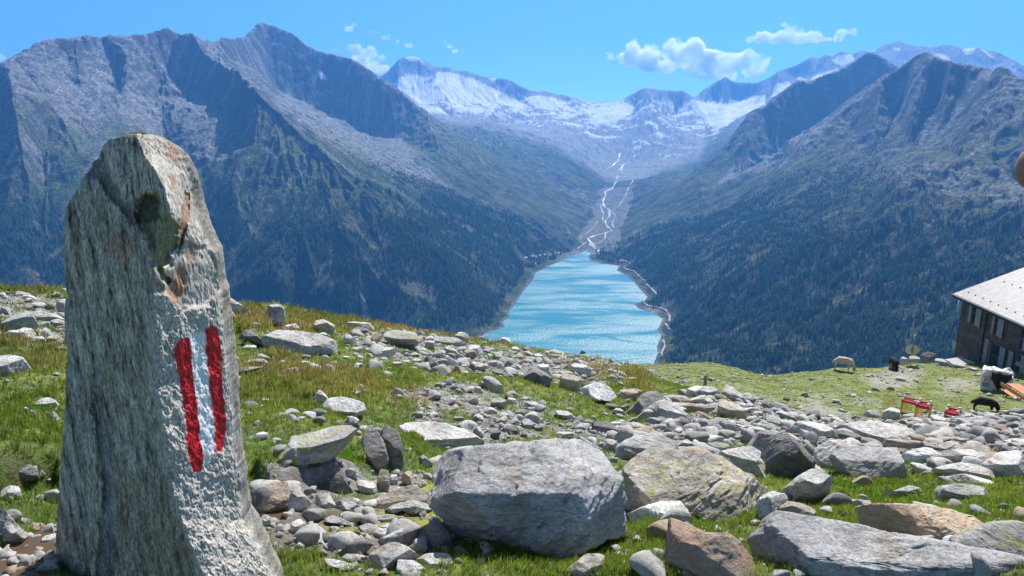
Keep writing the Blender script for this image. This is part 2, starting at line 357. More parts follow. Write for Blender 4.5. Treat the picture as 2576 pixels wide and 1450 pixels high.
bowl = np.exp(-(((GX + 2000) / 900) ** 2 + ((GY - 2950) / 420) ** 2))
mt = mt * (1 - .5 * bowl)
# erosion style gullies that follow the fall line, octave by octave
def grad(Z):
    dz_dl = np.gradient(Z, lrf, axis=0) / rr; dz_da = np.gradient(Z, azf, axis=1) / rr
    s, c = np.sin(azf)[None], np.cos(azf)[None]
    return dz_dl * s + dz_da * c, dz_dl * c - dz_da * s
def hash2(i, j, k):
    n = _perm[(i & 255) + _perm[(j & 255) + k]]; return n.astype(np.int32)
_h2 = _rs.rand(256, 2).astype(np.float32)
def gully(X, Y, sx, sy, lam, k):
    wx_ = fbm(X / lam / 2.2, Y / lam / 2.2, k * 1.7, 2) * .55; wy_ = fbm(X / lam / 2.2, Y / lam / 2.2, k * 1.7 + 40, 2) * .55
    x = (X / lam + wx_).astype(np.float32); y = (Y / lam + wy_).astype(np.float32)
    xi = np.floor(x).astype(np.int32); yi = np.floor(y).astype(np.int32)
    acc = np.zeros(X.shape, np.float32); ws = np.zeros(X.shape, np.float32)
    for di in (-1, 0, 1):
        for dj in (-1, 0, 1):
            hh = _h2[hash2(xi + di, yi + dj, k)]
            vx = x - (xi + di) - hh[..., 0]; vy = y - (yi + dj) - hh[..., 1]
            w = np.exp(-(vx * vx + vy * vy) * 2.2)
            acc += w * np.cos(2 * np.pi * (vx * sx + vy * sy) * 1.1 + hh[..., 0] * 6.28); ws += w
    return acc / (ws + 1e-6)
Z0 = Z.copy()
big = fbm(GX / 700, GY / 700, 3.3, 3) * 60 + fbm(GX / 300, GY / 300, 8.1, 3, ridged=True) * 24 - 8
Z = Z + big * .55 * mt * sstep(-600, -350, Z0) * (.12 + .88 * near_sky)
gmap = np.zeros_like(Z)
steep = 1.0
for k, (lam, amp) in enumerate([(420, 20), (230, 17), (120, 13), (62, 9), (32, 7), (17, 4.2)]):
    gx, gy = grad(blur(Z, 2, 1) if k < 3 else Z); g = np.hypot(gx, gy) + 1e-5
    n = gully(GX, GY, -gy / g, gx / g, lam * 1.7, 17 * k + 3)
    md = .35 + .65 * sstep(-.25, .3, fbm(GX / lam / 3.1, GY / lam / 3.1, 7.7 + k, 2))
    fade = mt * md * sstep(.12, .5, g) * (sstep(9.0, 3.0, rr / lam / 10) if lam < 60 else 1)
    Z = Z + n * amp * fade * ((.15 + .85 * near_sky) if k < 2 else (.4 + .6 * near_sky)); gmap += n * (amp / lam) * fade
rock_n = fbm(GX / 90, GY / 90, Z / 90, 5, .55, ridged=True)
Z = Z + (rock_n - .2) * 16 * mt * sstep(-450, -100, Z0)
Z = Z + fbm(GX / 22, GY / 22, 1.7, 3) * 2.4 * mt
Z = np.where(sdist < 0, LAKE_Z - 3 - np.minimum(-sdist * .3, 60), np.where(rr > 1000, np.maximum(Z, LAKE_Z + 2.5 + .12 * np.minimum(sdist, 60)), Z))
# soften the first metres above the water
k = sstep(0, 160, sdist)
Z = np.where((sdist > 0) & (rr > 1250), LAKE_Z + (Z - LAKE_Z) * (.35 + .65 * k), Z)
FG.setz(Z)
# ---- what grows and lies on the slopes (colours of the surfaces themselves)
gx, gy = grad(Z); slope = np.hypot(gx, gy)
PX, PY = proj(GX, GY, Z)
n1 = fbm(GX / 260, GY / 260, 5.5, 5); n2 = fbm(GX / 60, GY / 60, 9.5, 4); n3 = fbm(GX / 900, GY / 900, 2.5, 3)
n4 = fbm(GX / 18, GY / 18, 4.4, 3)
ROCK_D = np.array([.045, .052, .052]); ROCK = np.array([.088, .096, .092]); SCREE = np.array([.27, .275, .27])
GRASS = np.array([.105, .165, .04]); GRASS2 = np.array([.13, .13, .05]); FOREST = np.array([.022, .045, .022]); SNOW = np.array([.93, .95, .97]); SHRUB = np.array([.03, .05, .02])
def mix(c, col, m): m = np.clip(m, 0, 1)[..., None]; return c * (1 - m) + col * m
c = np.zeros(Z.shape + (3,)) + ROCK
c = mix(c, ROCK_D, sstep(-.1, .4, n1 + .25 * n2) * .8)
c = mix(c, SCREE, sstep(1.0, .55, slope + .3 * n2) * sstep(-200, 100, Z + 150 * n1) * .9)
c = mix(c, SCREE, sstep(.02, .10, -gmap + .05 * n2) * .55)
c = mix(c, GRASS2, sstep(250, -150, Z + 250 * n1) * sstep(1.15, .7, slope + .35 * n2) * .75)
c = mix(c, GRASS, sstep(120, -200, Z + 260 * n1 + 60 * n2) * sstep(1.2, .75, slope + .4 * n2) * sstep(-.3, .2, n2 + n3) * .8)
c = mix(c, SHRUB, sstep(-60, -260, Z + 160 * n1 + 50 * n2) * sstep(-.25, .15, n2 + .4 * n4) * .85)
gg = np.hypot(*grad(blur(Z, 4, 1))) + 1e-5; bx, by_ = grad(blur(Z, 6, 1)); bg_ = np.hypot(bx, by_) + 1e-5
st1 = gully(GX, GY, -by_ / bg_, bx / bg_, 150, 5); st2 = gully(GX, GY, -by_ / bg_, bx / bg_, 62, 29); st3 = gully(GX, GY, -by_ / bg_, bx / bg_, 330, 51)
streaks = st1 * .5 + st2 * .35 + st3 * .4 + .35 * n2
c = mix(c, SCREE, sstep(.22, .62, streaks) * sstep(-420, -60, Z + 120 * n1) * .75 * sstep(.25, .5, slope))
c = mix(c, ROCK_D, sstep(.25, .7, -streaks) * sstep(-350, 0, Z) * .6)
c = mix(c, GRASS * 1.1, sstep(.1, .45, -streaks + n1 * .5) * sstep(250, -50, Z) * sstep(-380, -200, Z) * .55)
forest = sstep(-150, -330, Z + 120 * n1 + 60 * n2 + 160 * n3) * sstep(-.35, .0, n2 * .6 + gmap * 5 + .12) * sstep(30, 55, sdist) * (rr > 1000)
forest *= 1 - .85 * sstep(.30, .60, streaks + .3 * n3)
forest *= (sstep(3700, 3300, rr + 400 * n1))
c = mix(c, FOREST, forest * .85)
cirque = inpoly(PX, PY, [(1400,470),(1640,470),(1620,600),(1540,640),(1440,640)])
c = mix(c, np.array([.27, .26, .24]), cirque * .55 * sstep(.5, .2, slope))
# bleached strip left by the sinking water level
c = mix(c, np.array([.18, .165, .15]), sstep(15, 7, sdist) * sstep(-5, 0, sdist))
# pale debris fans seen on the slopes: (outline in the photograph, strength)
wob = 14 * n2
def patch(poly, soft=10, wobble=1.0):
    d = segdist(PX, PY, poly); s = np.where(inpoly(PX, PY, poly), d, -d)
    return sstep(-soft, soft, s + wob * wobble)
for poly, s_ in [([(110,170),(230,110),(400,110),(470,210),(560,300),(600,390),(480,420),(330,300),(150,300)], .75),
                 ([(690,235),(760,265),(900,310),(1010,345),(1130,470),(1000,440),(860,370),(740,300)], .75),
                 ([(2110,282),(2080,290),(1960,360),(1890,395),(1830,430),(1800,470),(1880,440),(2010,400)], .95),
                 ([(2300,410),(2400,415),(2576,440),(2576,520),(2300,480),(2200,440)], .6),
                 ([(1660,770),(1730,720),(1760,715),(1700,760),(1650,790),(1610,775)], .9),
                 ([(1350,640),(1430,625),(1480,632),(1400,655)], .5)]:
    c = mix(c, SCREE, patch(poly) * s_ * sstep(1.3, .8, slope))
# pale bedrock polished by the ice round the valley head
vh = patch([(1000,240),(1100,210),(1300,260),(1500,262),(1750,250),(1830,250),(1760,400),(1640,440),(1600,470),(1520,450),(1400,370),(1200,315),(1080,300)], 14)
c = mix(c, np.array([.40, .40, .41]), vh * .7 * (rr > 5800) * sstep(1.4, .7, slope))
snow = np.zeros_like(Z)
ws_ = 7 * n4 + 5 * n2
for poly, soft in [([(989,213),(1010,195),(1022,186),(1040,190),(1062,190),(1070,213),(1085,238),(1075,262),(1055,262),(1020,235)], 3),
                   ([(1096,182),(1120,182),(1150,186),(1200,202),(1260,232),(1310,262),(1345,272),(1310,275),(1250,262),(1180,260),(1120,262),(1110,235),(1098,205)], 4),
                   ([(1318,247),(1345,240),(1395,246),(1420,262),(1410,272),(1360,275),(1330,262)], 3),
                   ([(1018,140),(1045,139),(1060,150),(1072,163),(1050,152),(1022,152)], 1),
                   ([(1482,295),(1520,270),(1570,258),(1600,272),(1612,266),(1590,285),(1560,300),(1545,318),(1530,308),(1485,312)], 3),
                   ([(1735,250),(1800,262),(1850,262),(1880,244),(1925,240),(1925,262),(1870,290),(1830,315),(1800,330),(1770,300),(1750,280)], 3),
                   ([(1940,245),(1950,215),(1985,205),(1990,218),(1960,238)], 2),
                   ([(2092,153),(2110,140),(2140,137),(2150,150),(2145,158),(2120,168)], 2),
                   ([(2003,200),(2010,193),(2030,203)], 1), ([(2035,203),(2050,190),(2110,172),(2110,178),(2050,200)], 1),
                   ([(1228,198),(1245,194),(1252,202),(1238,205)], 1), ([(2245,123),(2262,120),(2268,130),(2255,129)], 1),
                   ([(2350,137),(2365,136),(2396,150),(2380,155)], 1), ([(2420,130),(2428,119),(2458,116),(2448,132),(2432,142)], 1),
                   ([(2462,122),(2475,125),(2510,150),(2500,150)], 1),
                   ([(798,180),(806,178),(824,198),(808,200)], 1)]:
    d = segdist(PX, PY, poly); s = np.where(inpoly(PX, PY, poly), d, -d)
    snow = np.maximum(snow, sstep(-1.2, 1.2, s + ws_ * soft / 8))
snow *= (rr > 7200) | (PX < 900)
ice = patch([(1010,210),(1150,190),(1330,250),(1700,260),(1900,250),(1800,340),(1700,400),(1560,360),(1400,330),(1200,290),(1080,290)], 14) * (rr > 6800)
snow = np.maximum(snow, ice * sstep(.06, .26, n4 * .22 + .45 * n2 + .75 * fbm(GX / 330, GY / 150, 4.4, 4) - .3 * (slope - .5) + .30 * sstep(330, 250, PY) - .06))
# ribbed bare ice is greyer than the firn above it
c = mix(c, SNOW * (.93 + .12 * n4[..., None] + .1 * n2[..., None]), snow)
n8_ = fbm(GX / 8, GY / 8, 2.4, 2); c = c * np.clip(1 + (.55 * n4 + .5 * n8_) * (1 - .7 * snow), .4, 2)[..., None]
mt_mat, nt, b = newmat('mountain_ground')
at = N(nt, 'Attribute', attribute_name='tone'); sm = N(nt, 'Attribute', attribute_name='snow')
tc = N(nt, 'TexCoord'); nz = N(nt, 'TexNoise', i_Scale=.09, i_Detail=8.0, i_Roughness=.7)
nt.links.new(tc.outputs['Object'], nz.inputs['Vector'])
nz2 = N(nt, 'TexNoise', i_Scale=.35, i_Detail=6.0, i_Roughness=.7); nt.links.new(tc.outputs['Object'], nz2.inputs['Vector'])
r1 = ramp(nt, nz.outputs[0], [(.3, .3), (.5, .9), (.7, 2.1)])
mm = N(nt, 'Math', operation='SUBTRACT', i_0=1.0); nt.links.new(sm.outputs['Fac'], mm.inputs[1])
nt.links.new(mixc(nt, mm.outputs[0], at.outputs['Color'], mixc(nt, 1.0, at.outputs['Color'], r1.outputs[0], 'MULTIPLY')), b.inputs['Base Color'])
b.inputs['Roughness'].default_value = .95; b.inputs['Specular IOR Level'].default_value = .1
nb = bump(nt, b, nz.outputs[0], 1.0, 12.0); bump(nt, b, nz2.outputs[0], .8, 3.0, nb)
V = np.stack([GX, GY, Z], -1).reshape(-1, 3)
tag(mesh_np('mountains', V, FG.faces(), mt_mat, smooth=True, attrs={'tone': c.reshape(-1, 3), 'snow': snow.ravel()}), kind='structure')
# ------------------------------------------------------------------ water
m, nt, b = newmat('glacier_water')
tc = N(nt, 'TexCoord'); mp = N(nt, 'Mapping'); mp.inputs['Scale'].default_value = (.0024, .009, 1); mp.inputs['Rotation'].default_value = (0, 0, R(-12))
nt.links.new(tc.outputs['Object'], mp.inputs[0])
big_n = N(nt, 'TexNoise', i_Scale=1.0, i_Detail=5.0, i_Roughness=.6, i_Distortion=.6); nt.links.new(mp.outputs[0], big_n.inputs['Vector'])
w1 = N(nt, 'TexNoise', i_Scale=.12, i_Detail=3.0, i_Roughness=.6); nt.links.new(tc.outputs['Object'], w1.inputs['Vector'])
b.inputs['Base Color'].default_value = (.028, .215, .25, 1)
rr_ = ramp(nt, big_n.outputs[0], [(.38, .22), (.48, .38), (.6, .5)]); nt.links.new(rr_.outputs[0], b.inputs['Roughness'])
sl_ = N(nt, 'MapRange', i_1=.42, i_2=.62, i_3=.4, i_4=.95); nt.links.new(big_n.outputs[0], sl_.inputs[0]); nt.links.new(sl_.outputs[0], b.inputs['Specular IOR Level'])
b.inputs['IOR'].default_value = 1.4; b.inputs['Specular IOR Level'].default_value = .6
st = ramp(nt, big_n.outputs[0], [(.35, .1), (.6, 1.0)])
bn = N(nt, 'Bump', i_Distance=3.5); nt.links.new(st.outputs[0], bn.inputs['Strength']); nt.links.new(w1.outputs[0], bn.inputs['Height']); nt.links.new(bn.outputs[0], b.inputs['Normal'])
me = bpy.data.meshes.new('lake_water')
tr = [(-2200, 1200, 0), (1200, 1200, 0), (1200, 3800, 0), (-2200, 3800, 0)]
me.from_pydata(tr, [], [(0, 1, 2, 3)]); me.materials.append(m)
lk = bpy.data.objects.new('lake_water', me); COL.objects.link(lk); lk.location = (0, 0, LAKE_Z); tag(lk, kind='structure')
def drape(name, polys, mat, lift=2.0, parent=None):
    """ribbons laid over the far terrain; polys: [(points in the photograph, width m)]"""
    V = []; F = []
    for L, w in polys:
        Q = []
        for p0, p1 in zip(L, L[1:]):
            n = max(1, int(math.hypot(p1[0] - p0[0], p1[1] - p0[1]) / 3))
            for i in range(n): Q.append((p0[0] + (p1[0] - p0[0]) * i / n, p0[1] + (p1[1] - p0[1]) * i / n))
        Q.append(L[-1]); W = []
        for q in Q:
            h = FG.hit(q[0], q[1], 1300)
            if h is not None and (not W or math.hypot(h[0] - W[-1][0], h[1] - W[-1][1]) < 400): W.append(h)
        if len(W) < 2: continue
        W = np.array(W); d = np.gradient(W[:, :2], axis=0); d /= np.linalg.norm(d, axis=1)[:, None] + 1e-9
        nrm = np.stack([-d[:, 1], d[:, 0]], 1); ww = w * (.35 + 1.0 * (.5 + .5 * np.sin(np.arange(len(W)) * .9 + 2 * np.sin(np.arange(len(W)) * .31)))[:, None])
        base = len(V)
        for s in (-1, -.33, .33, 1):
            q = W[:, :2] + nrm * ww * s * .5
            z = np.maximum(FG.h(q[:, 0], q[:, 1]), LAKE_Z + .5) + lift
            V += [(*a, b_) for a, b_ in zip(q.tolist(), z.tolist())]
        n = len(W)
        for k in range(3):
            for i in range(n - 1): F.append((base + k * n + i, base + k * n + i + 1, base + (k + 1) * n + i + 1, base + (k + 1) * n + i))
    return mesh_np(name, V, np.array(F), mat, parent, smooth=True)
cc = lambda L: [(1073.3 + x / 2.999, 442 + y / 2.999) for x, y in L]
m_riv = plain('river_gravel_and_melt_water', (.30, .32, .33), .5, var=.1, scale=.05)
tag(drape('river', [(cc([(1300,578),(1270,545),(1240,510),(1215,480),(1260,460),(1340,440),(1400,420),(1360,385),(1345,345),(1380,310),(1380,265),(1340,235),(1330,195),(1350,150),(1345,125),(1400,100),(1430,45),(1440,0),(1470,-30),(1480,-80)]), 13),
    (cc([(1225,520),(1265,555),(1320,570)]), 8), (cc([(1300,510),(1345,480),(1350,440)]), 7), (cc([(1360,390),(1410,400),(1400,360),(1425,310),(1400,270),(1450,230),(1500,160),(1520,100),(1560,35)]), 7),
    (cc([(1325,340),(1335,290),(1310,240),(1335,205)]), 6), (cc([(1215,480),(1250,520),(1300,515)]), 7),
    ([(1522,430),(1540,418),(1556,405),(1560,385)], 9), ([(1556,430),(1572,412),(1592,398),(1610,380)], 8)], m_riv, 3.0), kind='structure')
m_road = plain('pale_gravel_road', (.38, .36, .33), .9, var=.08, scale=.05)
tag(drape('lakeside_path', [(cc([(1400,640),(1490,645),(1540,668)]), 6), (cc([(1505,682),(1480,695),(1510,712),(1565,725),(1600,760),(1640,795)]), 5), (cc([(1655,820),(1700,860),(1735,900)]), 5),
    (cc([(1650,932),(1635,955),(1665,985),(1740,997),(1805,1018),(1835,1070),(1830,1105)]), 5.5), (cc([(1800,1120),(1835,1170)]), 5), (cc([(1785,1245),(1797,1290),(1775,1340),(1775,1370)]), 5),
    (cc([(1050,575),(960,595),(830,605),(735,625)]), 6), (cc([(1140,555),(1190,515),(1205,505)]), 6), (cc([(825,605),(820,680)]), 6), (cc([(1160,480),(1165,465),(1230,425),(1270,385),(1290,340)]), 5)], m_road, 3.0), kind='structure')
# ------------------------------------------------------------------ forest on the lower slopes (far-off wood, one mass)
def forest_mesh():
    rs = np.random.RandomState(5); fl = forest.ravel(); area = (np.exp(lrf) ** 2)[:, None] * np.ones_like(forest)
    cell = area * (np.gradient(azf)[None]) * (np.gradient(lrf)[:, None])
    vis = (PX > -60) & (PX < 2640) & (PY < 960) & (rr < 3700) & (rr > 1100) & (sdist > 30)
    dens = cell * forest * vis * (sstep(-.1, .3, n4 + n2 * .9 + .5 * n1) + .05) * np.where(rr < 2200, 1.0, .55)
    dens = dens * sstep(0, .05, forest - .05)
    tot = 42000
    p = (dens / dens.sum()).ravel(); idx = rs.choice(len(p), tot, p=p)
    x = GX.ravel()[idx] + rs.normal(0, 3, tot); y = GY.ravel()[idx] + rs.normal(0, 3, tot)
    z = FG.h(x, y); hgt = rs.uniform(9, 20, tot) * np.where(Z.ravel()[idx] > -300, .7, 1.0)
    # a spruce: three stacked ragged cones
    n = 5; ring = np.arange(n) * 2 * np.pi / n; vs = []; fs = []
    for (z0, z1, rad) in ((.08, .55, .21), (.36, .80, .155), (.62, 1.0, .10)):
        b0 = len(vs); vs += [(math.cos(a) * rad, math.sin(a) * rad, z0) for a in ring] + [(0, 0, z1)]
        fs += [(b0 + i, b0 + (i + 1) % n, b0 + n) for i in range(n)]
    vs = np.array(vs); fs = np.array(fs)
    rot = rs.uniform(0, 6.28, tot); cs, sn = np.cos(rot), np.sin(rot)
    VV = np.empty((tot, len(vs), 3), np.float32)
    jit = rs.uniform(.75, 1.25, (tot, len(vs)))
    VV[:, :, 0] = x[:, None] + hgt[:, None] * jit * (vs[:, 0] * cs[:, None] - vs[:, 1] * sn[:, None])
    VV[:, :, 1] = y[:, None] + hgt[:, None] * jit * (vs[:, 0] * sn[:, None] + vs[:, 1] * cs[:, None])
    VV[:, :, 2] = z[:, None] - 1 + hgt[:, None] * vs[None, :, 2]
    FF = (fs[None] + (np.arange(tot) * len(vs))[:, None, None]).reshape(-1, 3)
    tone = rs.uniform(.6, 1.7, tot)[:, None] * (np.ones((1, len(vs))))
    colr = (tone[..., None] * np.array([.035, .068, .028]) + 0.0).reshape(-1, 3)
    m, nt, b = newmat('spruce_needles'); at = N(nt, 'Attribute', attribute_name='tone')
    nt.links.new(at.outputs['Color'], b.inputs['Base Color']); b.inputs['Roughness'].default_value = 1; b.inputs['Specular IOR Level'].default_value = .05
    tag(mesh_np('conifer_forest', VV.reshape(-1, 3), FF, m, attrs={'tone': colr}), 'dark conifer forest covering the lower valley sides above the turquoise lake', 'forest', kind='stuff')
forest_mesh()
# ------------------------------------------------------------------ air
m = bpy.data.materials.new('valley_air'); m.use_nodes = True; nt = m.node_tree
for n in list(nt.nodes):
    if n.type != 'OUTPUT_MATERIAL': nt.nodes.remove(n)
pv = nt.nodes.new('ShaderNodeVolumePrincipled'); pv.inputs['Color'].default_value = (.13, .43, 1.0, 1)
pv.inputs['Density'].default_value = 8.8e-5; pv.inputs['Anisotropy'].default_value = .25
nt.links.new(pv.outputs[0], nt.nodes['Material Output'].inputs['Volume'])
hb = [(-12500, -900, -1300), (12500, -900, -1300), (12500, 13200, -1300), (-12500, 13200, -1300)]
top = 1750
V = hb + [(x, y, top) for x, y, z in hb]
tag(mesh_np('haze', V, np.array([(3, 2, 1, 0), (4, 5, 6, 7), (0, 1, 5, 4), (1, 2, 6, 5), (2, 3, 7, 6), (3, 0, 4, 7)]), m), 'thin blue mountain haze filling the valley', 'haze', kind='stuff')
# ------------------------------------------------------------------ clouds far beyond the peaks (soft lumps of vapour)
m_cl = bpy.data.materials.new('cloud_vapour'); m_cl.use_nodes = True; nt = m_cl.node_tree
for n in list(nt.nodes):
    if n.type != 'OUTPUT_MATERIAL': nt.nodes.remove(n)
pv = nt.nodes.new('ShaderNodeVolumePrincipled'); pv.inputs['Color'].default_value = (1, 1, 1, 1)
pv.inputs['Anisotropy'].default_value = .5
tc = N(nt, 'TexCoord'); nz = N(nt, 'TexNoise', i_Scale=.0016, i_Detail=5.0, i_Roughness=.62); nt.links.new(tc.outputs['Object'], nz.inputs['Vector'])
mr = N(nt, 'MapRange', i_1=.40, i_2=.66, i_3=0.0, i_4=.019); nt.links.new(nz.outputs[0], mr.inputs[0]); nt.links.new(mr.outputs[0], pv.inputs['Density'])
nt.links.new(pv.outputs[0], nt.nodes['Material Output'].inputs['Volume'])
def ico(sub):
    import bmesh
    bm = bmesh.new(); bmesh.ops.create_icosphere(bm, subdivisions=sub, radius=1)
    V = np.array([v.co[:] for v in bm.verts]); F = np.array([[v.index for v in f.verts] for f in bm.faces]); bm.free()
    return V, F
ICO = {k: ico(k) for k in (1, 2, 3, 4, 5, 6, 7)}
def cloud(label, lobes, r, thick):
    """lobes: (px, py, half width px, half height px)"""
    a = np.array(lobes, float); c0 = P(a[:, 0].mean(), a[:, 1].mean(), r)
    # one closed surface: the outermost radius of all lobes seen from the middle would be too smooth, so polygonise the union
    import bmesh
    mb = bpy.data.metaballs.new('cloud_tmp'); ob = bpy.data.objects.new('cloud_tmp', mb); COL.objects.link(ob)
    s = r / F_PX * 1.05
    rs = np.random.RandomState(len(lobes))
    mb.resolution = mb.render_resolution = min(l[3] for l in lobes) * s * .38; mb.threshold = .35
    for (px, py, hw, hh) in lobes:
        p = P(px, py, r) - c0; n = max(1, int(round(hw / hh)))
        for i in range(n):
            e = mb.elements.new(); q = (i - (n - 1) / 2) * hh * 1.15 * s
            e.co = (p[0] + q, p[1] + rs.uniform(-.5, .5) * thick * hh * s, p[2] + rs.uniform(-.25, .25) * hh * s); e.radius = hh * s * rs.uniform(1.25, 1.65)
    bpy.context.view_layer.update()
    dg = bpy.context.evaluated_depsgraph_get(); me0 = bpy.data.meshes.new_from_object(ob.evaluated_get(dg))
    V = np.array([v.co[:] for v in me0.vertices]); F = [tuple(p.vertices) for p in me0.polygons]
    Nn = np.array([v.normal[:] for v in me0.vertices])
    bpy.data.objects.remove(ob); bpy.data.metaballs.remove(mb); bpy.data.meshes.remove(me0)
    L = np.mean([l[3] for l in lobes]) * s
    f = fbm(V[:, 0] / L, V[:, 1] / L, V[:, 2] / L, 4, .6)
    V = V + Nn * (f * L * .8)[:, None]
    me = bpy.data.meshes.new('cloud'); me.from_pydata(V.tolist(), [], F); me.materials.append(m_cl)
    o = bpy.data.objects.new('cloud', me); COL.objects.link(o); o.location = c0
    tag(o, label, 'cloud'); return o
CR = 21000
cloud('large white cumulus cloud above the saddle left of the right-hand peaks', [(1640,130,36,26),(1600,142,30,20),(1590,125,22,16),(1570,150,26,12),(1690,125,30,24),(1745,125,20,24),(1735,155,60,22),(1800,160,60,26),(1860,152,50,24),(1915,155,28,22),(1800,185,70,14),(1895,182,34,12),(1545,142,18,7),(1530,132,14,6),(1650,168,60,12)], CR, 1.4)
cloud('flat wispy white cloud high above the saddle, upper right', [(1895,100,24,8),(1930,95,34,13),(1985,92,44,14),(2040,95,34,11),(2075,98,20,6),(1990,70,14,9),(2010,78,22,9),(1975,60,8,5),(2110,98,14,7),(2130,82,26,7),(2115,86,14,6)], CR, 1.2)
cloud('white cloud behind the ridge between the left peak and the glacier peak', [(890,125,26,11),(925,135,34,14),(950,146,22,8),(930,165,30,14),(960,178,26,10),(905,150,30,14),(850,126,22,4)], CR, 1.3)
cloud('thin cloud wisp above the left ridge beside its neighbour wisps', [(878,72,12,7),(892,64,8,4)], CR, 1)
cloud('longer drifting cloud wisp above the glacier peak', [(938,82,14,5),(972,95,16,7),(1000,105,10,4),(1028,115,14,5)], CR, 1)
cloud('small lone cloud wisp right of the glacier peak', [(1120,108,8,6),(1132,117,8,5),(1144,128,8,5)], CR, 1)
cloud('white cloud at the left edge behind the left ridge', [(-10,148,24,9),(10,145,12,6)], CR, 1.2)
# ------------------------------------------------------------------ near ground: the meadow we stand on
azn = np.radians(np.concatenate([np.linspace(-180, -50, 66)[:-1], np.linspace(-50, 50, 861), np.linspace(50, 180, 66)[1:]]))
lrn = np.concatenate([np.linspace(math.log(.45), math.log(1.8), 60)[:-1], np.linspace(math.log(1.8), math.log(70), 820), np.linspace(math.log(70), math.log(100), 20)[1:]])
NG = Grid(azn, lrn)
T = tin(azn, lrn); T = .25 * T + .75 * blur(T, 5, 2)
rn = np.exp(lrn)[:, None]; NX, NY = NG.xy(); ZN = T * rn
NPX, NPY = proj(NX, NY, ZN)
front = NY > 0
POOL = [(-60,1350),(20,1345),(60,1350),(100,1340),(118,1335),(126,1350),(128,1500),(-60,1500)]
POOL2 = [(612,1262),(640,1245),(668,1240),(700,1262),(730,1290),(715,1308),(680,1300),(640,1290)]
pool_xy = []
def pm(poly, soft=12):
    d = segdist(NPX, NPY, poly); s = np.where(inpoly(NPX, NPY, poly), d, -d)
    return sstep(-soft, soft, s) * front
gn1 = fbm(NX / 1.7, NY / 1.7, 2.2, 3); gn2 = fbm(NX / .5, NY / .5, 4.2, 3); gn3 = fbm(NX / .13, NY / .13, 6.2, 3); gn4 = fbm(NX / .045, NY / .045, 8.8, 2); gn5 = fbm(NX / 6, NY / 6, 3.3, 3)
wobn = gn2 * 22 + gn1 * 18
def pmw(poly, soft=16):
    d = segdist(NPX, NPY, poly); s = np.where(inpoly(NPX, NPY, poly), d, -d)
    return sstep(-soft, soft, s + wobn) * front
GRAV = [[(980,1000),(1130,965),(1420,1010),(1560,1080),(1640,1130),(1540,1165),(1300,1135),(1150,1090),(1000,1060)],
        [(600,1225),(720,1205),(1080,1190),(1095,1400),(900,1400),(700,1385),(640,1340)],
        [(860,850),(1000,835),(1200,862),(1560,915),(1560,965),(1300,945),(1100,930),(950,900)],
        [(1600,1000),(1900,1000),(2100,1055),(2600,1065),(2600,1190),(2050,1180),(1800,1170),(1640,1100)],
        [(-60,735),(165,745),(165,870),(-60,850)], [(900,1060),(1100,1060),(1090,1110),(960,1120)],
        [(1560,1180),(1700,1130),(1720,1150),(1600,1260)]]
gravel = np.zeros_like(ZN)
for p in GRAV: gravel = np.maximum(gravel, pmw(p))
gravel = np.clip(gravel * sstep(-.22, .12, gn1 * .6 + gn2 * .8 + .08), 0, 1)
lawn = ((rn > 26) & (NPX > 1560)) * front * 1.0
worn = np.zeros_like(ZN)
for p in ([(1990,1003),(2060,1008),(2100,1028),(2150,1050),(2040,1048),(2010,1025)], [(2170,945),(2290,925),(2330,935),(2300,965),(2200,975)], [(2360,955),(2450,950),(2470,975),(2380,985)]): worn = np.maximum(worn, pmw(p, 10))
worn = np.maximum(worn, lawn * sstep(.2, .55, gn5 + .9 * gn1) * .45)
mud = np.maximum(pm(POOL, 14), pm(POOL2, 14)); mud = np.maximum(mud, pmw([(600,1230),(800,1250),(1090,1300),(1090,1400),(800,1395),(700,1395),(640,1330)]) * .6)
grassm = np.clip((1 - gravel) * (1 - .95 * worn) * (1 - mud * .8), 0, 1)
fadej = sstep(85, 55, rn)
ZN = ZN + (gn1 * .14 * sstep(2, 6, rn) * (1 - .6 * lawn) + gn2 * .05 * sstep(1, 3, rn) + gn3 * .018 + gn4 * .006 * gravel + .03 * sstep(0, .5, gn2) * grassm * sstep(2, 4, rn)) * fadej
ZN += gn5 * .35 * lawn * sstep(28, 40, rn) * fadej
def set_pool(poly):
    w = [NG0hit(p) for p in poly]
    return w
ip = pm(POOL, 8); zp1 = float(np.median(ZN[ip > .9])) - .03
ZN = np.where(ip > 0, ZN * (1 - ip) + (zp1 - .014 + .035 * gn2 + .02 * gn3) * ip, ZN)
ip2 = pm(POOL2, 5); zc = float(np.median(ZN[ip2 > .9])) - .02 if (ip2 > .9).any() else -2.1
ZN = np.where(ip2 > 0, ZN * (1 - ip2) + (zc - .03 + .03 * gn2 + .015 * gn3) * ip2, ZN)
# banks and hollows with a dark overhang
def bank(poly, dz):
    global ZN
    ZN = ZN + pm(poly, 9) * dz
bank([(600,830),(640,800),(690,815),(680,860),(620,870)], .16)
bank([(-60,1120),(60,1100),(140,1110),(150,1150),(-60,1160)], .05)
bank([(-60,1165),(140,1160),(145,1215),(-60,1230)], -.16)
bank([(640,1190),(900,1160),(1050,1120),(1070,1170),(900,1210),(680,1235)], .10)
NG.setz(ZN)
def gz(x, y): return float(NG.h(np.array([x]), np.array([y]))[0])
G_GREEN = np.array([.11, .155, .025]); G_OLIVE = np.array([.16, .185, .042]); G_BROWN = np.array([.17, .115, .055]); G_GRAV = np.array([.27, .255, .235]); G_SOIL = np.array([.12, .085, .05]); G_MUD = np.array([.15, .105, .065])
cn = np.zeros(ZN.shape + (3,)) + G_GREEN
cn = mix(cn, G_OLIVE, sstep(-.25, .3, gn1 + .5 * gn2 + .4 * gn5))
cn = mix(cn, G_BROWN, sstep(.2, .55, gn2 + .5 * gn3) * .35)
